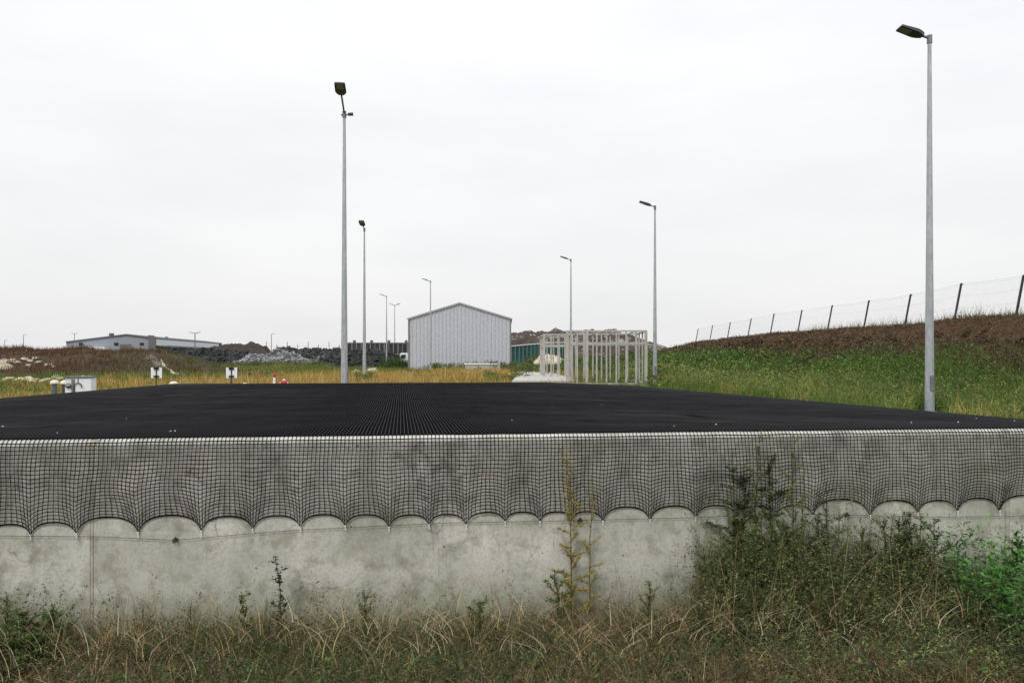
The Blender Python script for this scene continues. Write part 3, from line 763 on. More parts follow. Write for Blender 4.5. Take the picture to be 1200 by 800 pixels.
# ------------------------------------------------------------------ heaps
def heap(name,cx,cy,rx,ry,prof,mat,lab,cat,rough=.12,z0=0,nx=120,ny=36,seed=0,par=None,chunks=0,chmat=None,chs=.4):
    """prof: list of (fraction across -1..1, height); ridge along x"""
    us=np.linspace(-1,1,nx); vs_=np.linspace(-1,1,ny); UU,VV_=np.meshgrid(us,vs_)
    hp=np.interp(UU,[p[0] for p in prof],[p[1] for p in prof])
    edge=np.clip(1-np.abs(VV_)**1.6,0,1)
    Z=hp*edge; mx=max(p[1] for p in prof)
    X=cx+UU*rx; Y=cy+VV_*ry
    nz=fbm(X*2.2/mx+seed,Y*2.2/mx,5)*rough*mx*2+np.abs(fbm(X*5/mx+seed,Y*5/mx+3,3))*rough*mx
    Z=Z+nz*sstep(0,.25,edge)*np.clip(hp/mx+.25,0,1)+z0-.15
    i2=np.arange(nx*ny).reshape(ny,nx); q=np.stack([i2[:-1,:-1],i2[:-1,1:],i2[1:,1:],i2[1:,:-1]],-1).reshape(-1,4)
    o=mesh_np(name,np.stack([X,Y,Z],-1),[q],mat)
    if cat: tag(o,lab,cat,'heaps of waste and soil beyond the field')
    if chunks:
        Vc=[];Qc=[];c=0
        bx=np.array([(-1,-1,-1),(1,-1,-1),(1,1,-1),(-1,1,-1),(-1,-1,1),(1,-1,1),(1,1,1),(-1,1,1)],float)
        fc=np.array([(0,3,2,1),(4,5,6,7),(0,1,5,4),(1,2,6,5),(2,3,7,6),(3,0,4,7)])
        for k in range(chunks):
            a=RNG.integers(2,ny//2+2); b=RNG.integers(2,nx-2); p=np.array([X[a,b],Y[a,b],Z[a,b]])
            sc_=np.array([RNG.uniform(.4,1.3),RNG.uniform(.4,1),RNG.uniform(.12,.45)])*chs
            ax=RNG.normal(size=3)*.5; t=RNG.uniform(0,6.3)
            Rm=np.array(__import__('mathutils').Euler((ax[0],ax[1],t)).to_matrix())
            Vc.append((bx*sc_*RNG.uniform(.7,1.2,(8,3)))@Rm.T+p); Qc.append(fc+c); c+=8
        ch=mesh_np('debris',np.vstack(Vc),[np.vstack(Qc)],chmat,o); tag(ch,kind='stuff')
    return o
def hp(d,pxs):   # photo silhouette -> profile
    x0=xat(pxs[0][0],d); x1=xat(pxs[-1][0],d); c=(x0+x1)/2; r=(x1-x0)/2
    return c,r,[((xat(p,d)-c)/r,max(.05,zat(y,d))) for p,y in pxs]
c,r_,p=hp(143,[(160,419),(178,411),(200,410),(215,410.5),(240,410),(262,411),(285,413),(305,418)])
heap('waste_heap',c,143,r_,4,p,M['heapd'],'low dark heap under the warehouse canopy','heap',.18,seed=3,chunks=700,chmat=M['heapd'],chs=.33)
c,r_,p=hp(150,[(233,418),(248,407),(262,404.5),(278,402.5),(298,402),(306,405.5),(314,411),(322,419)])
heap('dirt_heap',c,150,r_,9,p,M['heapb'],'rounded brown heap right of the warehouse','heap',.1,seed=9)
c,r_,p=hp(140,[(280,424),(290,418),(308,414.5),(328,411),(343,413),(358,420),(366,424)])
heap('rubble_heap',c,140,r_,6,p,M['heapg'],'pile of white and grey rubble in front of dark heaps','heap',.2,seed=5,chunks=520,chmat=M['palebits'],chs=.24)
c,r_,p=hp(150,[(318,419),(326,410),(335,407),(352,408.5),(366,410),(380,409),(396,408),(405,407),(420,409),(440,413),(462,418)])
heap('waste_heap',c,150,r_,9,p,M['heapd'],'long dark low heap left of the storage wall','heap',.16,seed=11,chunks=700,chmat=M['heapd'],chs=.36)
c,r_,p=hp(112,[(396,424),(410,416),(425,412),(440,413),(455,416),(470,421),(480,426)])
heap('waste_heap',c,112,r_,5,p,M['heapd'],'dark twisted scrap heap directly before the storage wall','heap',.3,seed=21,chunks=900,chmat=M['heapd'],chs=.4)
c,r_,p=hp(230,[(560,418),(585,402),(600,393),(615,389.5),(635,387),(660,386.5),(690,387),(712,388),(735,392),(752,398),(770,405),(800,416)])
heap('landfill_mound',c,230,r_,30,p,M['heapw'],'broad brown waste mound with pale bits behind the cages','mound',.1,seed=31,nx=200,ny=60,chunks=420,chmat=M['palebits'],chs=.34)
c,r_,p=hp(110,[(625,424),(632,418),(641,414.5),(648,415.5),(660,420),(668,424)])
heap('gravel_heap',c,110,r_,3,p,M['rock'],'small pale gravel heap beyond the concrete path','heap',.18,seed=41,nx=60,ny=24)
for px,wd,hh,lab in ((436,13,.45,'low cream sand heap right of the slender lamp post'),(418,8,.35,'smallest cream sand heap between the two left lamp posts')):
    d=74; x=xat(px,d); heap('sand_heap',x,d,wd*d/F/2*1.3,1.6,[(-1,.05),(-.5,hh*.8),(0,hh),(.5,hh*.8),(1,.05)],M['rock'],lab,'heap',.3,nx=40,ny=16,seed=px)
# grassy rise below the teal fence
# teal netting fence
d=150; r=empty('teal_fence',(xat(590,d),d,0)); tag(r,'teal green screen fence in front of the brown waste mound','fence')
n=18; W=xat(673,d)-xat(590,d)
mb=MB(); zb_=0; 
xs=np.linspace(0,W,n*3+1); zts=[zat(np.interp(xat(590,d)*0+590+83*x/W,[590,615,650,700,712],[407,404.5,402,402,403]),d) for x in xs]
V=[];Fs=[]
for i,(x,z) in enumerate(zip(xs,zts)):
    y=.12*math.sin(i*1.9); V+=[(x,y,0),(x,y,z),(x,y+.03,0),(x,y+.03,z)]
for i in range(len(xs)-1):
    a=4*i; Fs+=[(a,a+4,a+5,a+1),(a+2,a+3,a+7,a+6),(a+1,a+5,a+7,a+3)]
mb.add(V,Fs).build('screen',M['teal'],r)
for i in range(n+1):
    x=xs[i*3]; MB().box((x-.06,-.25,0),(x+.06,-.14,zts[i*3]+.25)).build('post',M['galvfar'],r)
MB().tube([(x,-.2,z+.1) for x,z in zip(xs,zts)],.09,5).build('top_rail',M['hallwhite'],r)

# thin fence far behind the heaps
d=230; r=empty('far_fence',(xat(300,d),d,0)); tag(r,'faint wire fence with thin posts along the horizon behind dark heaps','fence')
W=xat(410,d)-xat(300,d)
for i in range(10): 
    h_=zat(403.5,d)+(.9 if i%2 else 0); MB().bar((W*i/9,0,0),(W*i/9,0,h_),.16).build('post',M['galvfar'],r)
mb=MB()
for k in range(4): mb.bar((0,0,1.5+k*1.1),(W,0,1.5+k*1.1),.035)
mb.build('wires',M['galvfar'],r)

# left mound
def mound():
    d0=66; us=np.linspace(-75,-20,150); vs_=np.linspace(50,84,90); XX,YY=np.meshgrid(us,vs_)
    # silhouette heights against pixel column
    pxc=600+XX/YY*F
    hs=np.interp(XX,[-75,-52,-45.7,-39,-35,-33,-31.5,-30,-28,-26],[1.95,1.95,2.05,1.8,1.95,2.0,1.45,.7,.15,0])
    prof=sstep(52.5,65,YY+fbm(XX*.15,YY*.15,2)*5)*(1-sstep(70,84,YY))
    Z=hs*prof+fbm(XX*.5,YY*.5,5)*.5*prof+np.abs(fbm(XX*.25+YY*.1,YY*.02,2))*prof*.6-.12
    i2=np.arange(XX.size).reshape(XX.shape); q=np.stack([i2[:-1,:-1],i2[:-1,1:],i2[1:,1:],i2[1:,:-1]],-1).reshape(-1,4)
    o=mesh_np('earth_mound',np.stack([XX,YY,Z],-1),[q],M['moundm'],smooth=True); tag(o,kind='structure')
    return XX,YY,Z
MX,MY,MZ=mound()
def mz(x,y):
    i=np.clip(np.searchsorted(MY[:,0],y),0,MY.shape[0]-1); j=np.clip(np.searchsorted(MX[0],x),0,MX.shape[1]-1); return MZ[i,j]
def rock(name,p,s,mat,lab,grp):
    n=10; mb=MB(); V=[];Fs=[]
    rr=random.Random(int(p[0]*100)); rings=4
    pts=[]
    for a in range(rings+1):
        th=math.pi*a/rings
        for b in range(8):
            k=rr.uniform(.75,1.15); pts.append((math.sin(th)*math.cos(b*math.pi/4)*k,math.sin(th)*math.sin(b*math.pi/4)*k,math.cos(th)*.6*rr.uniform(.85,1.1)))
    for a in range(rings):
        for b in range(8): Fs.append((a*8+b,a*8+(b+1)%8,(a+1)*8+(b+1)%8,(a+1)*8+b))
    o=mb.add(pts,Fs).build(name,mat); o.location=p; o.scale=(s*rr.uniform(.8,1.6),s,s*rr.uniform(.7,1.1)); o.rotation_euler=(rr.uniform(-.3,.3),rr.uniform(-.3,.3),rr.uniform(0,6))
    tag(o,lab,'rock',grp)
for px,py in ((9,443,),(16,442.5),(22,444),(31,442.5),(37,444.5),(26,444),(45,443.5),(55,443),(62,442),(66,440),(70,442),(4,445),(50,444.8),(97,441),(104,440.5)):
    d=1.3*F/(py-418); x=xat(px,d); rock('boulder',(x,d,.12),random.uniform(.18,.34),M['rock'],'pale boulder in the row at the foot of the reddish mound','boulders along the foot of the mound')
for px,py,s in ((3,430,.7),(6,424,.45),(2,426,.6),(10,423,.3),(14,422.5,.3),(20,424.5,.3),(30,421,.35),(35,423.5,.3),(40,420,.35),(32,428.5,.28),(57,428,.3),(63,430,.22),(28,411,.3),(110,411,.25),(45,424,.2)):
    # march the ray to the mound
    d=52.0
    while d<72 and at(px,py,d).z>mz(xat(px,d),d): d+=.2
    p=at(px,py,d); rock('clay_lump',tuple(p),s,M['rock'],'cream stone lump showing on the slope of the reddish mound','stone lumps on the mound slope')
# pale track running down the mound's right end
tt=np.linspace(0,1,24); tx=np.interp(tt,[0,1],[xat(190,65),xat(217,70)]); ty=np.interp(tt,[0,1],[65,58])
tx=xat(188,66)+(xat(218,57)-xat(188,66))*tt; ty=66-9*tt
V=[]
for x,y in zip(tx,ty):
    for o_ in (-.16,0,.16):
        xx=x+o_; V.append((xx,y,max(float(mz(xx,y)) if xx<-20.5 else -1,gz(xx,y))+.06+.1*(o_==0)))
q=np.array([(3*i+k,3*i+3+k,3*i+4+k,3*i+1+k) for i in range(23) for k in (0,1)])
tag(mesh_np('track',V,[q],M['rock']),kind='structure')

# ------------------------------------------------------------------ fence on the bank
fx=[(1189,373.5,35.3),(1117,378,40.2),(1059,381,45.3),(1011,385,50.6),(969,386,56.4),(934,389.6,62.3),(902,392.4,68.9),(875.5,394.5,75.5),(851.7,396,82.7),(831,398,90),(814,398,97)]
fr=empty('bank_fence',(24,35,3.3)); tag(fr,'wire mesh fence with dark leaning posts along the top of the bank','fence')
fp=[]
for px,py,d in [(1290,368,30.4)]+fx: fp.append(Vector((24.0,d,gz(24.0,d)-.02)))
lean=Vector((.40,0,1.93)); off=Vector((24,35,3.3))
for p in fp:
    mb=MB(); mb.bar(p-off-Vector((0,0,.2)),p-off+lean,.085,.085); mb.bar(p-off+lean,p-off+lean+Vector((.05,0,.06)),.10,.10); mb.build('post',M['post'],fr)
mb=MB()
for a,b in zip(fp[:-1],fp[1:]):
    for k in (.05,.35,.68,.98):
        q=[a-off+lean*k+(b-a)*t+Vector((.0,0,-.05*math.sin(math.pi*t))) for t in np.linspace(0,1,5)]; mb.tube(q,.003,3,False)
mb.build('tension_wires',M['galvfar'],fr)
PLs=[]
for a,b in zip(fp[:-1],fp[1:]):
    L=(b-a).length; n=int(L/.11)
    for i in range(-8,n):
        for s in (1,-1):
            # diagonal wires
            u0=i*.11; u1=u0+.9; t0,t1=max(0,u0)/L,min(L,u1)/L
            if t1<=t0: continue
            k0=(t0*L-u0)/.9; k1=(t1*L-u0)/.9
            if s<0: k0,k1=1-k0,1-k1
            A=a-off+(b-a)*t0+lean*(.03+.95*k0)+Vector((0,0,-.04*math.sin(math.pi*t0))); B=a-off+(b-a)*t1+lean*(.03+.95*k1)+Vector((0,0,-.04*math.sin(math.pi*t1)))
            PLs.append([tuple(A),tuple(B)])
V,Q=strands(np.array(PLs),np.array([.0,.0014,0]),np.array([0,0,.0014])); mesh_np('wire_mesh',V,[Q],M['galvfar'],fr)
mb=MB()
for a,b in zip(fp[:-1],fp[1:]):
    q=[a-off+lean*1.02+(b-a)*t+Vector((0,0,-.04*math.sin(math.pi*t)+.012*(-1)**i)) for i,t in enumerate(np.linspace(0,1,25))]; mb.tube(q,.005,3,False)
mb.build('barbed_wire',M['galvfar'],fr)

# ------------------------------------------------------------------ vegetation
def blades(base,h,lean,wd,col,seg=3,curl=.35,wvar=None):
    n=len(base); ang=RNG.uniform(0,2*np.pi,n); wx=np.cos(ang)*wd/2; wy=np.sin(ang)*wd/2
    V=[];C=[]
    ts=np.linspace(0,1,seg+1)
    for t in ts[:-1]:
        p=base.copy(); p[:,:2]+=lean*(h*t**1.8)[:,None]; ll=np.hypot(lean[:,0],lean[:,1]); p[:,2]+=h*(t-curl*ll*t**2.2)
        k=(1-t)**.6
        a=p.copy(); a[:,0]-=wx*k; a[:,1]-=wy*k; b=p.copy(); b[:,0]+=wx*k; b[:,1]+=wy*k; V+=[a,b]
    p=base.copy(); p[:,:2]+=lean*h[:,None]; ll=np.hypot(lean[:,0],lean[:,1]); p[:,2]+=h*(1-curl*ll); V.append(p)
    V=np.stack(V,1); m=V.shape[1]; b0=np.arange(n)[:,None]*m
    Qs=[b0+np.array([2*i,2*i+1,2*i+3,2*i+2]) for i in range(seg-1)]
    Tq=b0+np.array([2*(seg-1),2*(seg-1)+1,m-1])
    return V.reshape(-1,3),(np.vstack(Qs) if Qs else np.zeros((0,4),int)),Tq,np.repeat(col,m,axis=0)
def leaves(p,dirs,length,width,col,fold=.25):
    """folded diamond leaves: 6 verts"""
    n=len(p); d=dirs/np.linalg.norm(dirs,axis=1)[:,None]
    r=np.cross(d,np.array([0,0,1.0])+RNG.normal(0,.35,(n,3))); r/=np.linalg.norm(r,axis=1)[:,None]+1e-9
    u=np.cross(r,d); L=length[:,None]; W=width[:,None]
    v0=p; v1=p+d*L*.38+r*W*.5+u*W*fold; v2=p+d*L-np.array([0,0,1])*L*.22; v3=p+d*L*.38-r*W*.5+u*W*fold; vm=p+d*L*.5
    V=np.stack([v0,v1,v2,v3,vm],1); b=np.arange(n)[:,None]*5
    T=np.vstack([b+np.array(t) for t in ((0,1,4),(1,2,4),(2,3,4),(3,0,4))])
    return V.reshape(-1,3),T,np.repeat(col,5,axis=0)
def sprays(veg,P,K,hr,lr,ls,cols,wts,sc=(.13,.11,.06),sw=.004,bare=.12):
    n=len(P); h=RNG.uniform(hr[0],hr[1],n); a=RNG.uniform(0,6.283,n); l=RNG.uniform(lr[0],lr[1],n); lean=np.column_stack([np.cos(a)*l,np.sin(a)*l*.8])
    veg.blades(P.copy(),h,lean,np.full(n,sw),np.clip(np.tile(np.array(sc),(n,1))*RNG.uniform(.6,1.5,(n,1)),0,1),seg=5)
    t=bare+(1-bare)*RNG.random((n,K))**.85
    X=P[:,None,0]+(lean[:,0]*h)[:,None]*t**1.8; Y=P[:,None,1]+(lean[:,1]*h)[:,None]*t**1.8; Z=P[:,None,2]+h[:,None]*(t-.35*l[:,None]*t**2.2)
    p=np.stack([X,Y,Z],-1).reshape(-1,3)+RNG.normal(0,.012,(n*K,3)); q=RNG.normal(0,1,(n*K,3)); q[:,2]=np.abs(q[:,2])*.6+.15
    p[:,:2]+=q[:,:2]*(.035*np.repeat(h,K)*(1.2-t.ravel()))[:,None]
    L=ls*RNG.uniform(.45,1.35,n*K)*(1.25-.6*t.ravel()); veg.leaves(p,q,L,L*RNG.uniform(.2,.42,n*K),np.clip(np.repeat(colmix(n,cols,wts,.3),K,axis=0)*RNG.uniform(.7,1.35,(n*K,1)),0,1))
def colmix(n,cols,wts,jit=.18):
    cols=np.array(cols); k=RNG.choice(len(cols),n,p=np.array(wts)/sum(wts)); c=cols[k]*RNG.uniform(1-jit,1+jit,(n,1))*RNG.uniform(.93,1.07,(n,3)); return np.clip(c,0,1)
class Veg:
    def __init__(s): s.V=[];s.Q=[];s.T=[];s.C=[];s.n=0
    def blades(s,*a,**k):
        V,Q,T,C=blades(*a,**k); s.V.append(V); s.Q.append(Q+s.n); s.T.append(T+s.n); s.C.append(C); s.n+=len(V)
    def leaves(s,*a,**k):
        V,T,C=leaves(*a,**k); s.V.append(V); s.T.append(T+s.n); s.C.append(C); s.n+=len(V)
    def build(s,name,mat,parent=None):
        fs=[]
        if s.Q and sum(len(q) for q in s.Q): fs.append(np.vstack(s.Q))
        if s.T: fs.append(np.vstack(s.T))
        return mesh_np(name,np.vstack(s.V),fs,mat,parent,np.vstack(s.C))
GOLD=[(.50,.31,.075),(.60,.43,.15),(.38,.20,.045),(.66,.54,.27)]
GREEN=[(.065,.14,.014),(.11,.20,.025),(.04,.085,.014),(.19,.25,.045)]
OLIVE=[(.11,.115,.03),(.16,.15,.045),(.07,.08,.02)]
RED=[(.15,.06,.03),(.10,.045,.025),(.20,.10,.05),(.07,.05,.03)]
def colfield(x,y,t):
    """green share of the field at x,y"""
    return t
def scatter(npts,pred,xr,yr,zf):
    x=RNG.uniform(*xr,npts); y=RNG.uniform(*yr,npts); k=pred(x,y); x,y=x[k],y[k]; return np.column_stack([x,y,zf(x,y)])
def clumps(P,per,rad,hr,lr,wr,colf,seg=3,mat=None):
    n=len(P); B=np.repeat(P,per,axis=0); B=B.copy(); B[:,:2]+=RNG.normal(0,rad,(len(B),2)); 
    hk_=np.repeat(RNG.uniform(.6,1.15,n),per); h=RNG.uniform(hr[0],hr[1],len(B))*hk_
    a=RNG.uniform(0,2*np.pi,len(B)); l=RNG.uniform(lr[0],lr[1],len(B)); lean=np.column_stack([np.cos(a)*l,np.sin(a)*l])
    wd=RNG.uniform(wr[0],wr[1],len(B)); return B,h,lean,wd,colf(B)
# -- the field beyond the tank
def polegap(x,y): return (np.abs(x-.5645*y)<.45)&(y>14)&(y<20.3)
def infield(x,y): return (~polegap(x,y))&(~inside(x,y,-.4))&(y>ywall(x)+.4)&(np.abs(x/y)<.78)&~((x>xat(600,50)-.2)&(x<3.6)&(y>39)&(y<63))
def gshare(x,y):
    n=fbm(x*.07,y*.05,3)*1.6
    g=.28+n
    g=g+.75*sstep(2,8,x-(y-40)*.02)                      # right side: green weeds
    g=g+.5*sstep(-14,-24,x)+.45*sstep(85,120,y)
    return np.clip(g,0.03,.97)
def fieldcol(B):
    n=len(B); g=gshare(B[:,0],B[:,1]); k=RNG.random(n)<g
    c=colmix(n,GOLD+OLIVE[:1],[4,3,2.5,1,.8]); c2=colmix(n,GREEN+OLIVE,[3,3,2,1.5,1,1,1]); c[k]=c2[k]; return c
fv=Veg()
P=scatter(26000,lambda x,y:infield(x,y)&(x<14)&(RNG.random(len(x))<np.clip(1.1-y/130,.1,1)),(-45,14),(14,125),H)
fv.blades(*clumps(P,9,.14,(.18,.5),(.1,.7),(.012,.03),fieldcol),seg=2)
P=scatter(9000,lambda x,y:infield(x,y)&(fbm(x*.3,y*.3,2)>.12),(-40,14),(24,100),H)
fv.blades(*clumps(P,8,.12,(.4,.8),(.05,.45),(.01,.022),fieldcol),seg=2)
P=scatter(16000,lambda x,y:infield(x,y)&(x>-8)&(np.abs(x/y)<.75),(-75,14),(60,190),H)
fv.blades(*clumps(P,6,.3,(.25,.6),(.1,.6),(.03,.07),fieldcol),seg=2)
tag(fv.build('field_grass',M['straw']),kind='stuff')
# leafy scrub in the field: around shed, lamp bases, right side
sv=Veg()
def shrubs(P,per,r,h,ls,cols,wts):
    n=len(P); B=np.repeat(P,per,axis=0); hh=np.repeat(RNG.uniform(.5,1.1,n)*h,per); q=RNG.normal(0,1,(len(B),3)); q/=np.linalg.norm(q,axis=1)[:,None]; q*=RNG.random(len(B))[:,None]**.4
    Pp=B.copy(); Pp[:,:2]+=q[:,:2]*r*np.repeat(RNG.uniform(.6,1.3,n),per)[:,None]; Pp[:,2]+=hh*(.5+.5*q[:,2])
    dd=q+RNG.normal(0,.6,q.shape)+np.array([0,0,.35]); L=RNG.uniform(.6,1.3,len(B))*ls; sv.leaves(Pp,dd,L,L*RNG.uniform(.25,.5,len(B)),np.repeat(colmix(n,cols,wts,.25),per,axis=0)*RNG.uniform(.75,1.3,(len(B),1)))
def along(pxs,d,jit,n):
    px=RNG.uniform(pxs[0],pxs[1],n); dd=d+RNG.normal(0,jit,n); x=(px-600)/F*dd; return np.column_stack([x,dd,H(x,dd)])
shrubs(along((555,606),84,1.5,60),60,.5,1.0,.22,GREEN+OLIVE,[2,1,3,.5,1,1,1])
shrubs(along((500,560),86,1.2,50),50,.5,.9,.2,GREEN+OLIVE,[2,1,3,.5,1,1,1])
shrubs(along((448,480),97,2,60),60,.6,1.5,.25,GREEN,[1,0,4,0])
shrubs(along((418,436),46,1.0,26),60,.3,.55,.12,GREEN+OLIVE,[2,1,3,.5,1,1,1])
shrubs(along((570,612),50,2.5,50),60,.35,.5,.13,GREEN+OLIVE+GOLD[:2],[2,2,2,1,1,1,1,2,1])
shrubs(along((600,760),75,8,330),50,.6,.9,.22,GREEN+OLIVE,[2,2,3,.5,2,1,2])
shrubs(along((660,760),100,7,220),50,.9,1.6,.3,GREEN+OLIVE,[2,1,4,.3,1,1,2])
shrubs(along((620,700),128,8,160),40,1.2,1.8,.4,GREEN+OLIVE,[2,2,3,.3,1,1,1])
shrubs(along((755,800),60,9,130),60,.5,.8,.2,GREEN+OLIVE,[2,3,2,1,1,1,1])
shrubs(along((230,480),128,6,200),40,.8,.6,.3,OLIVE+GREEN,[3,2,3,1,1,1,0])
shrubs(along((0,330),52,3,130),40,.35,.35,.16,GREEN+OLIVE,[3,3,1,1,1,1,1])
tag(sv.build('field_scrub',M['leaf']),kind='stuff')
# -- the bank
def onbank(x,y): return (~polegap(x,y))&(x/y<.80)&(x/y>.15)
bv=Veg()
def bankcol(B,gold=True):
    n=len(B); up=sstep(.7,1.2,B[:,2]-fbm(B[:,0]*.6,B[:,1]*.4,3)*1.1-.25*sstep(30,60,B[:,1]))
    c=colmix(n,GREEN,[4,4,2,1.6]); c2=colmix(n,[(.11,.06,.03),(.16,.09,.05),(.07,.035,.02),(.09,.09,.025)],[3,2,3,1.6]); k=RNG.random(n)<up; c[k]=c2[k]
    if not gold:
        t_=RNG.random(n)<.55*(1-sstep(.1,.6,B[:,2])); c4=colmix(n,[(.20,.23,.05),(.16,.17,.05)],[1,1]); c[t_]=c4[t_]; return c
    toe=RNG.random(n)<(.22+.3*sstep(30,50,B[:,1])+1.0*fbm(B[:,0]*.5,B[:,1]*.5,2))*(1-sstep(.1,.75,B[:,2])); c3=colmix(n,GOLD+[(.24,.28,.06)],[1,2,.5,.6,6]); c[toe]=c3[toe]; return c
def bscatter(n,xr,yr,pw):
    P=scatter(n,lambda x,y:onbank(x,y)&~inside(x,y,-.3)&(RNG.random(len(x))<np.clip((22/y)**pw,0,1)),xr,yr,H); return P
P=bscatter(52000,(8.3,24.6),(11.5,115),1.2); lo=P[P[:,2]<2.2]; hi=P[P[:,2]>=1.1]
def blv(P,per,r,h,ls):
    n=len(P); B=np.repeat(P,per,axis=0); col=bankcol(B,False); q=RNG.normal(0,1,(len(B),3)); sc_=np.repeat(np.clip(P[:,1]/24,.8,2.6),per)
    hk_=np.repeat(RNG.uniform(.4,1.2,n),per)*np.where(P[:,2]>1.5,.35,1).repeat(per)
    Pp=B.copy(); Pp[:,:2]+=q[:,:2]*r*sc_[:,None]*.6; Pp[:,2]+=np.abs(q[:,2])*.5*h*hk_*sc_**.3+.02
    dd=np.column_stack([q[:,0],q[:,1],np.abs(q[:,2])*.4+.25]); L=RNG.uniform(.6,1.4,len(B))*ls*sc_; bv.leaves(Pp,dd,L,L*RNG.uniform(.22,.5,len(B)),col)
blv(lo,10,.18,.62,.095)
blv(hi[:9000],6,.2,.25,.08)
def bclump(n,smin,smax,cols,wts,z0_,z1_,per=70):
    global bv
    P=bscatter(n*6,(11,21),(13,95),.9); P=P[(P[:,2]>z0_)&(P[:,2]<z1_)][:n]; m=len(P)
    B=np.repeat(P,per,axis=0); q=RNG.normal(0,1,(len(B),3)); q/=np.linalg.norm(q,axis=1)[:,None]; q*=RNG.random(len(B))[:,None]**.35
    R_=np.repeat(RNG.uniform(smin,smax,m)*np.clip(P[:,1]/30,.8,2),per); Pp=B.copy(); Pp[:,:2]+=q[:,:2]*R_[:,None]; Pp[:,2]+=R_*(.35+.75*q[:,2])
    L=RNG.uniform(.07,.14,len(B))*np.clip(B[:,1]/24,.8,2.4); bv.leaves(Pp,q+RNG.normal(0,.5,q.shape)+np.array([0,0,.3]),L,L*RNG.uniform(.25,.5,len(B)),np.repeat(colmix(m,cols,wts,.3),per,axis=0)*RNG.uniform(.75,1.3,(len(B),1)))
bclump(420,.22,.5,GREEN+OLIVE[2:],[3,4,3,1.5,1],.3,1.35)
bclump(260,.08,.2,[(.10,.055,.03),(.06,.035,.02),(.15,.10,.06),(.08,.09,.03)],[3,3,2,1.5],1.3,3.3)
bclump(150,.15,.35,GREEN+OLIVE,[2,2,3,.5,1,1,2],-.1,.6)
P=bscatter(26000,(8.0,17.5),(11.5,110),1.1)
P=P[P[:,2]<1.3]; bv.blades(*clumps(P,7,.07,(.25,.85),(.1,.6),(.008,.018),bankcol),seg=3)
P=bscatter(16000,(10.5,21.5),(13,95),1.0); P=P[(P[:,2]<1.75)&(fbm(P[:,0]*.55,P[:,1]*.4,3)>-.1)]
sprays(bv,P[:6500],16,(.3,.95),(.05,.8),.10,GREEN+OLIVE+[(.025,.06,.010)],[4,3.5,3.5,.8,.6,.4,1,4],(.12,.14,.04),.008)
P=bscatter(5000,(8.5,16),(12,60),.9); P=P[P[:,2]<.6]
sprays(bv,P[:1500],14,(.3,.8),(.05,.8),.07,GOLD[:2]+OLIVE+[(.25,.28,.06)],[1,1,1,1,1,3],(.3,.24,.09),.008)
P=bscatter(12000,(17,24),(26,95),.9); P=P[P[:,2]>1.5]
sprays(bv,P[:2600],10,(.1,.35),(.3,1.2),.08,[(.11,.06,.03),(.05,.03,.018),(.16,.11,.06),(.08,.10,.03),(.2,.16,.09)],[3,3,2,1.3,.8],(.12,.07,.04),.008)
# stalks along the crest
P=scatter(1500,lambda x,y:(x/y<.75),(23.2,25.2),(32,112),H); bv.blades(*clumps(P,4,.12,(.1,.45),(.1,.7),(.012,.025),lambda B:colmix(len(B),OLIVE+RED[:2],[2,2,2,1,1])),seg=2)
P=scatter(420,lambda x,y:(x/y<.75),(23.4,24.8),(32,62),H); bv.blades(*clumps(P,3,.08,(.4,.9),(.1,.5),(.012,.02),lambda B:colmix(len(B),OLIVE+GOLD[:1],[2,2,2,1])),seg=2)
tag(bv.build('bank_weeds',M['leaf']),kind='stuff')
# -- the mound
mv=Veg()
def mscatter(n): 
    x=RNG.uniform(-60,-21,n); y=RNG.uniform(52,76,n); return np.column_stack([x,y,mz(x,y)])
def moundcol(B):
    n=len(B); g=sstep(-37,-29,B[:,0])*.5+fbm(B[:,0]*.2,B[:,1]*.2,2)*.8+.12-.35*sstep(1.7,2.4,B[:,2]); k=RNG.random(n)<g
    c=colmix(n,RED+[(.16,.11,.07)],[3,3,2,2,1.5]); c2=colmix(n,OLIVE+GREEN[:1]+[(.14,.12,.08)],[3,2,2,2,2]); c[k]=c2[k]; return c
P=mscatter(9000); P=P[P[:,2]>.15]
mv.blades(*clumps(P,8,.25,(.2,.6),(.1,.8),(.02,.05),moundcol),seg=2)
P=mscatter(2500); P=P[P[:,2]>1.9]; mv.blades(*clumps(P,6,.15,(.3,.75),(.05,.4),(.03,.06),moundcol),seg=2)
tag(mv.build('mound_weeds',M['leaf']),kind='stuff')

# -- foreground: tangled dry grass at the foot of the wall
gv=Veg()
def FG(n,s0,s1,x0=-6.2,x1=7.0,dens=None):
    x=RNG.uniform(x0,x1,n); s=RNG.uniform(s0,s1,n); 
    if dens is not None: k=RNG.random(n)<dens(x); x,s=x[k],s[k]
    y=ywall(x)-s; return np.column_stack([x,y,H(x,y)])
def gcol(B):
    n=len(B); g=.34+fbm(B[:,0]*.8,B[:,1]*.8,3)*1.1+.3*sstep(2.5,5,B[:,0])+.25*sstep(-3.5,-4.5,B[:,0]); k=RNG.random(n)<g
    c=colmix(n,[(.26,.15,.06),(.45,.33,.15),(.12,.07,.035),(.62,.52,.32)],[3,2.6,2.5,1]); c2=colmix(n,GREEN+OLIVE,[2,1.2,2.5,.4,2,1,2]); c[k]=c2[k]; return c
P=FG(5600,.03,2.7); gv.blades(*clumps(P,7,.06,(.10,.36),(.3,1.5),(.003,.007),gcol),seg=4)
hgt=lambda x: .55+.25*sstep(-3.9,-2.4,x)+.15*sstep(1.5,3,x)
P=FG(1900,.03,1.0); gv.blades(*clumps(P,6,.06,(.28,.74),(.2,1.2),(.002,.0055),gcol),seg=6,curl=.4)
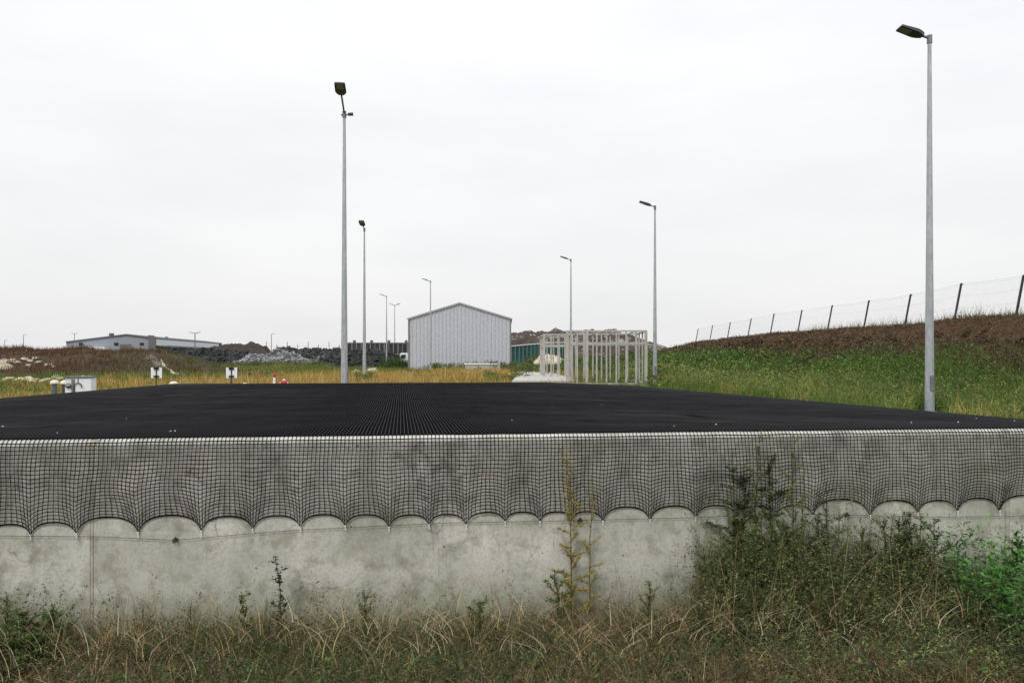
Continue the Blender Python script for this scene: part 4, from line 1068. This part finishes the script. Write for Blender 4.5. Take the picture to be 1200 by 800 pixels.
P=FG(300,.05,.8,-3.8,6.5); gv.blades(*clumps(P,3,.04,(.5,1.0),(.1,1.0),(.002,.005),lambda B:colmix(len(B),[(.26,.18,.09),(.42,.33,.19),(.13,.10,.05)],[3,2,2])),seg=8,curl=.4)
# fallen straw, pale and criss-crossed
P=FG(2600,.1,2.2); P[:,2]+=RNG.uniform(.12,.45,len(P)); n=len(P); a=RNG.uniform(0,6.28,n)
gv.blades(P,RNG.uniform(.1,.26,n),np.column_stack([np.cos(a),np.sin(a)*.5])*RNG.uniform(.8,2.0,n)[:,None],RNG.uniform(.0025,.005,n),colmix(n,[(.60,.48,.28),(.72,.62,.42),(.4,.24,.11)],[3,2,2]),seg=4,curl=.12)
tag(gv.build('wild_grass',M['straw']),kind='stuff')
uv=Veg()
def low(P,per,r,h,ls,cols,wts):
    n=len(P); B=np.repeat(P,per,axis=0); q=RNG.normal(0,1,(len(B),3)); Pp=B.copy(); Pp[:,:2]+=q[:,:2]*r; Pp[:,2]+=np.minimum(np.abs(q[:,2]),1.3)*h*.6
    L=RNG.uniform(.5,1.3,len(B))*ls; uv.leaves(Pp,np.column_stack([q[:,0],q[:,1],np.abs(q[:,2])*.3+.2]),L,L*RNG.uniform(.25,.5,len(B)),np.repeat(colmix(n,cols,wts,.25),per,axis=0)*RNG.uniform(.7,1.3,(len(B),1)))
DK=[(.022,.036,.010),(.035,.055,.014),(.06,.075,.02),(.07,.055,.022)]
low(FG(2100,.12,2.8),30,.11,.34,.036,DK+RED[3:],[4,3,1,1,1])
OL=[(.10,.14,.035),(.17,.215,.06),(.055,.08,.02),(.24,.25,.10),(.035,.055,.014)]
dn=lambda x: .35+.65*np.clip(1.4*np.exp(-((x-2.75)/.75)**2),0,1)
sprays(uv,FG(1250,.05,1.3,1.75,4.25,dn),26,(.45,1.25),(.05,.75),.045,OL,[3,2,3,1,4])
gv2=FG(260,.05,1.4,1.8,4.6); sprays(uv,gv2,5,(.6,1.3),(.05,.8),.03,[(.4,.33,.17),(.2,.1,.05)],[2,1],(.42,.32,.17),.005,.6)
sprays(uv,FG(640,.04,.6,1.85,4.2,dn),34,(.75,1.6),(.03,.4),.04,OL,[3,3,2,1,2])
sprays(uv,FG(720,.3,2.6,1.7,5.4),24,(.25,.7),(.1,1.0),.042,OL+RED[:1],[3,2,3,1,3,.6])
sprays(uv,FG(520,.1,2.3,4.15,5.6),26,(.4,1.15),(.05,.6),.085,[(.05,.16,.02),(.09,.25,.035),(.035,.09,.018)],[2,2,2],(.07,.12,.03))
sprays(uv,FG(560,.08,2.1,-5.6,-3.95),28,(.3,.85),(.05,.7),.048,[(.06,.11,.02),(.10,.16,.04),(.04,.07,.02),(.14,.10,.05)],[3,3,3,1])
sprays(uv,FG(1250,.15,2.7,-4.4,2.2),20,(.15,.5),(.1,1.1),.036,[(.06,.09,.022),(.11,.14,.04),(.028,.04,.013),(.15,.075,.035),(.26,.18,.08)],[2.4,1.4,3.4,2.2,1.4])
sprays(uv,FG(140,.05,.8,-3.9,2.0),26,(.4,.85),(.05,.5),.04,OL+[(.2,.11,.05)],[2,1,3,1,3,2])
sprays(uv,FG(160,1.3,2.7,-5.2,5.2),22,(.12,.3),(.1,.8),.045,[(.07,.17,.03),(.10,.23,.045)],[1,1])
tag(uv.build('undergrowth',M['leaf']),kind='stuff')

# -- individual tall weeds
def weed(px,topy,s,label,style,name='tall_weed',lean=(0,0),spread=.3,nbr=12,leafn=14,zb=None,group='tall weeds at the foot of the wall'):
    """style: (leaf length, leaf width ratio, colours, weights, stem colour)"""
    ll,wr_,cols,wts,sc_=style
    u=(px-600)/F; y=(6.9+.111*4.78)/(1-.111*u)-s; x=u*y; z0=gz(x,y)-.03; zt=zat(topy,y); h=zt-z0
    x0=x-lean[0]*h*.5; root=empty(name,(x0,y,z0)); tag(root,label,'weed',group)
    tt=np.linspace(0,1,9); wob=RNG.normal(0,.012,(9,2)).cumsum(0)
    stem=np.column_stack([lean[0]*h*.5*tt**1.3+wob[:,0]*tt,lean[1]*h*tt**1.5+wob[:,1]*tt,h*tt])
    mb=MB(); mb.tube([tuple(p) for p in stem],[.0075*(1-.8*t)+.001 for t in tt],5)
    V=Veg(); lp=[];ld=[];lL=[]
    def pt(t): return np.array([np.interp(t,tt,stem[:,k]) for k in range(3)])
    for t in np.sort(RNG.uniform(.08,.995,int(leafn*6))):
        a=RNG.uniform(0,6.28); p=pt(t)
        for k in range(2): lp.append(p); ld.append([math.cos(a+k*2.6),math.sin(a+k*2.6),RNG.uniform(.1,.7)]); lL.append(ll*RNG.uniform(.6,1.2)*(1.15-.6*t))
    for b in range(nbr):
        t=.10+.85*(b+RNG.random())/nbr; a=b*2.4+RNG.uniform(-.5,.5); p=pt(t); bl=spread*h*RNG.uniform(.4,1.3)*(1.15-t)*1.15+.04
        d=np.array([math.cos(a),math.sin(a)*.7,RNG.uniform(.35,1.5)]); d/=np.linalg.norm(d)
        k=6; pts=[p+d*bl*(i/k)+np.array([0,0,-.12*bl*(i/k)**2])+RNG.normal(0,.006,3)*(i>0) for i in range(k+1)]
        mb.tube([tuple(q) for q in pts],[.0035*(1-.75*i/k)+.0006 for i in range(k+1)],4)
        nl=max(8,int(leafn*bl/.3*5))
        for i in range(nl):
            tb=RNG.uniform(.12,1); q=pts[0]+(pts[-1]-pts[0])*tb; aa=RNG.uniform(0,6.28)
            lp.append(q+RNG.normal(0,.008,3)); ld.append(d*.7+np.array([math.cos(aa),math.sin(aa),RNG.uniform(-.3,.6)])*.8); lL.append(ll*RNG.uniform(.5,1.1)*(1.1-.5*t))
    n=len(lp); L=np.array(lL)*1.25; cc=colmix(n,cols,wts,.25)
    V.leaves(np.array(lp),np.array(ld),L,L*wr_*RNG.uniform(.7,1.3,n),cc)
    mc=np.tile(np.array(sc_),(len(mb.v),1)); fs=[np.array([f for f in mb.f if len(f)==k]) for k in (4,5) if any(len(f)==k for f in mb.f)]
    mesh_np('stem',np.array(mb.v),fs,M['stem'],root,mc)
    V.build('foliage',M['leaf'],root)
    return root
ARTE=(.05,.26,[(.15,.18,.055),(.21,.24,.085),(.08,.105,.03),(.27,.24,.11)],[3,3,2,1],(.10,.085,.05))
ARTL=(.036,.34,[(.17,.23,.05),(.24,.29,.075),(.11,.15,.035)],[3,2,2],(.13,.11,.06))
DARK=(.055,.3,[(.045,.07,.022),(.08,.11,.03),(.13,.16,.05)],[3,2,1.5],(.05,.04,.03))
YEL=(.034,.36,[(.42,.34,.07),(.32,.28,.07),(.5,.42,.13)],[3,2,1],(.2,.15,.06))
BRI=(.085,.42,[(.05,.17,.022),(.09,.24,.035),(.035,.10,.02)],[3,2,2],(.06,.09,.03))
GRN=(.05,.38,[(.09,.15,.03),(.14,.20,.05),(.055,.09,.022)],[3,2,2],(.07,.07,.035))
W=[ # px, top y, s, label, style, lean, spread, nbr, leafn
 (884,503,.14,'tallest weed reaching above the net edge, dark leafed',ARTE,(.02,0),.16,22,20),
 (926,508,.18,'second tallest weed with pale green leaves over the net',ARTL,(-.02,0),.13,22,26),
 (862,532,.10,'dark branching weed left of the tallest one before the net',DARK,(-.03,0),.20,18,18),
 (905,528,.08,'dark bushy weed between the two tallest, close to the net',DARK,(0,0),.18,22,26),
 (872,545,.05,'low dark bushy weed beside the tallest, pressed to the net',DARK,(0.02,0),.22,20,26),
 (846,575,.25,'thin olive weed leaning left beside the dark bushy ones',ARTE,(-.12,0),.25,14,14),
 (944,545,.3,'slim green weed right of the pale leafed tall one',ARTL,(.03,0),.18,16,16),
 (968,563,.12,'dark spindly weed in front of a scallop point',DARK,(.02,0),.16,14,12),
 (985,600,.4,'olive branching weed with dry seed tips',ARTE,(.08,0),.26,16,16),
 (1012,618,.45,'thin olive weed leaning right below the wire',ARTE,(.1,0),.26,16,14),
 (1048,602,.35,'upright rusty olive weed rising to the wire',ARTE,(.02,0),.22,18,16),
 (1072,650,.5,'shorter olive weed right of the upright rusty one',ARTE,(.12,0),.28,14,12),
 (1032,660,.7,'dense olive weed low in the middle of the cluster',ARTE,(.0,0),.35,18,18),
 (960,640,.7,'broad olive weed in front of the cluster, left half',ARTE,(-.05,0),.36,20,18),
 (918,610,.6,'wide leafy weed at the front of the tall clump',GRN,(-.03,0),.3,20,18),
 (880,620,.7,'mid green weed left front of the tall clump',GRN,(-.08,0),.32,18,18),
 (1000,690,.9,'low straggly weed at the front of the cluster',ARTE,(.1,0),.4,16,18),
 (935,700,1.0,'low bushy olive weed nearest the camera in the cluster',DARK,(.0,0),.4,18,20),
 (1085,720,.6,'small olive weed at the right foot of the cluster',ARTE,(.05,0),.4,14,14),
 (830,640,.4,'slender weed at the left side of the big cluster',ARTE,(-.1,0),.28,14,14),
 (1186,628,.3,'tall bright green leafy weed at the right edge',BRI,(.0,0),.20,20,11),
 (1166,665,.35,'bright green weed just left of the right edge one',BRI,(-.06,0),.25,14,9),
 (1206,650,.5,'bright green weed cut by the right frame edge',BRI,(.03,0),.22,16,10),
 (1150,722,.9,'low bright green weed near the right corner',BRI,(-.02,0),.4,12,9),
 (1185,730,1.1,'low bright green weed in the bottom right corner',BRI,(0,0),.45,12,10),
 (333,650,.22,'lone dark leafy weed on the left part of the wall',(.05,.5,[(.025,.045,.018),(.04,.065,.02)],[1,1],(.05,.05,.03)),(.04,0),.14,10,9),
 (282,692,.35,'green weed leaning left below the lone dark one',GRN,(-.25,0),.2,12,12),
 (30,716,.5,'bushy green weed in the lower left corner',GRN,(-.05,0),.45,22,22),
 (58,712,.45,'dark tipped bushy weed right of the corner one',GRN,(.1,0),.4,20,18),
 (18,735,.9,'large leafy weed nearest the camera in the lower left corner',GRN,(.05,0),.5,24,24),
 (48,745,.8,'low wide leafy weed right of the largest corner one',GRN,(.1,0),.55,22,22),
 (1172,700,.75,'bright green weed with broad leaves in front at right edge',BRI,(-.04,0),.4,18,14),
 (1140,745,1.0,'small bright green weed nearest the camera at right',BRI,(-.05,0),.5,14,12),
 (1194,690,.5,'broad leafy bright green weed behind the right corner one',BRI,(0,0),.35,20,14),
 (8,700,.4,'reddish green weed at the left frame edge',ARTE,(0,0),.3,16,16),
 (668,522,.12,'yellowing feathery weed against the middle of the net',YEL,(-.01,0),.09,34,26),
 (694,560,.12,'small yellow green weed beside the feathery yellow one',YEL,(.03,0),.10,14,12),
 (430,690,.5,'olive weed low before the wall, left middle',ARTE,(.05,0),.35,14,14),
 (560,705,.6,'low green weed before the middle of the wall',GRN,(-.05,0),.4,14,14),
 (655,668,.4,'thin green weed under the yellow feathery one',GRN,(.05,0),.3,14,12),
 (760,680,.6,'olive weed before the wall between scallops and cluster',ARTE,(-.05,0),.35,16,14),
]
for k in range(38):
    W.append((846+RNG.uniform(0,250),RNG.uniform(592,690),RNG.uniform(.1,.7),'slim olive weed in the thick of the weed cluster right of centre',(ARTE,DARK,ARTE,GRN)[k%4],(RNG.uniform(-.1,.12),0),RNG.uniform(.22,.36),16,16))
for px,ty,s,lab,stl,ln,spd,nb,lf in W: weed(px,ty,s,lab,stl,lean=ln,spread=spd,nbr=nb,leafn=lf)
# dry dock-like clump of reddish stalks
def stalkclump(px,topy,s,n,label,cols,sp=.25):
    u=(px-600)/F; y=(6.9+.111*4.78)/(1-.111*u)-s; x=u*y; z0=gz(x,y); h=zat(topy,y)-z0
    v=Veg(); B=np.zeros((n,3)); B[:,:2]=RNG.normal(0,.03,(n,2)); a=RNG.uniform(0,6.28,n); l=RNG.uniform(.02,sp,n)
    v.blades(B,h*RNG.uniform(.6,1.03,n),np.column_stack([np.cos(a),np.sin(a)*.5])*l[:,None],RNG.uniform(.006,.013,n),colmix(n,cols,[1]*len(cols)),seg=6)
    o=v.build('grass_clump',M['straw']); o.location=(x,y,z0); tag(o,label,'grass clump','upright clumps of long grass')
stalkclump(1122,646,.3,26,'tall reddish brown grass clump right of the weed cluster',[(.10,.05,.03),(.16,.09,.05),(.06,.07,.03)])
stalkclump(1106,660,.35,18,'brown grass clump left of the tallest reddish one',[(.10,.07,.03),(.07,.08,.03)])
stalkclump(312,688,.3,14,'upright brown grass blades left of the lone dark weed',[(.12,.10,.05),(.08,.08,.03)])
stalkclump(224,690,.3,10,'sparse dark grass stalks below the wire bolt',[(.10,.08,.04),(.06,.06,.03)])
stalkclump(160,690,.3,10,'sparse leaning grass stalks right of the wall joint',[(.16,.10,.05),(.1,.08,.04)],.5)
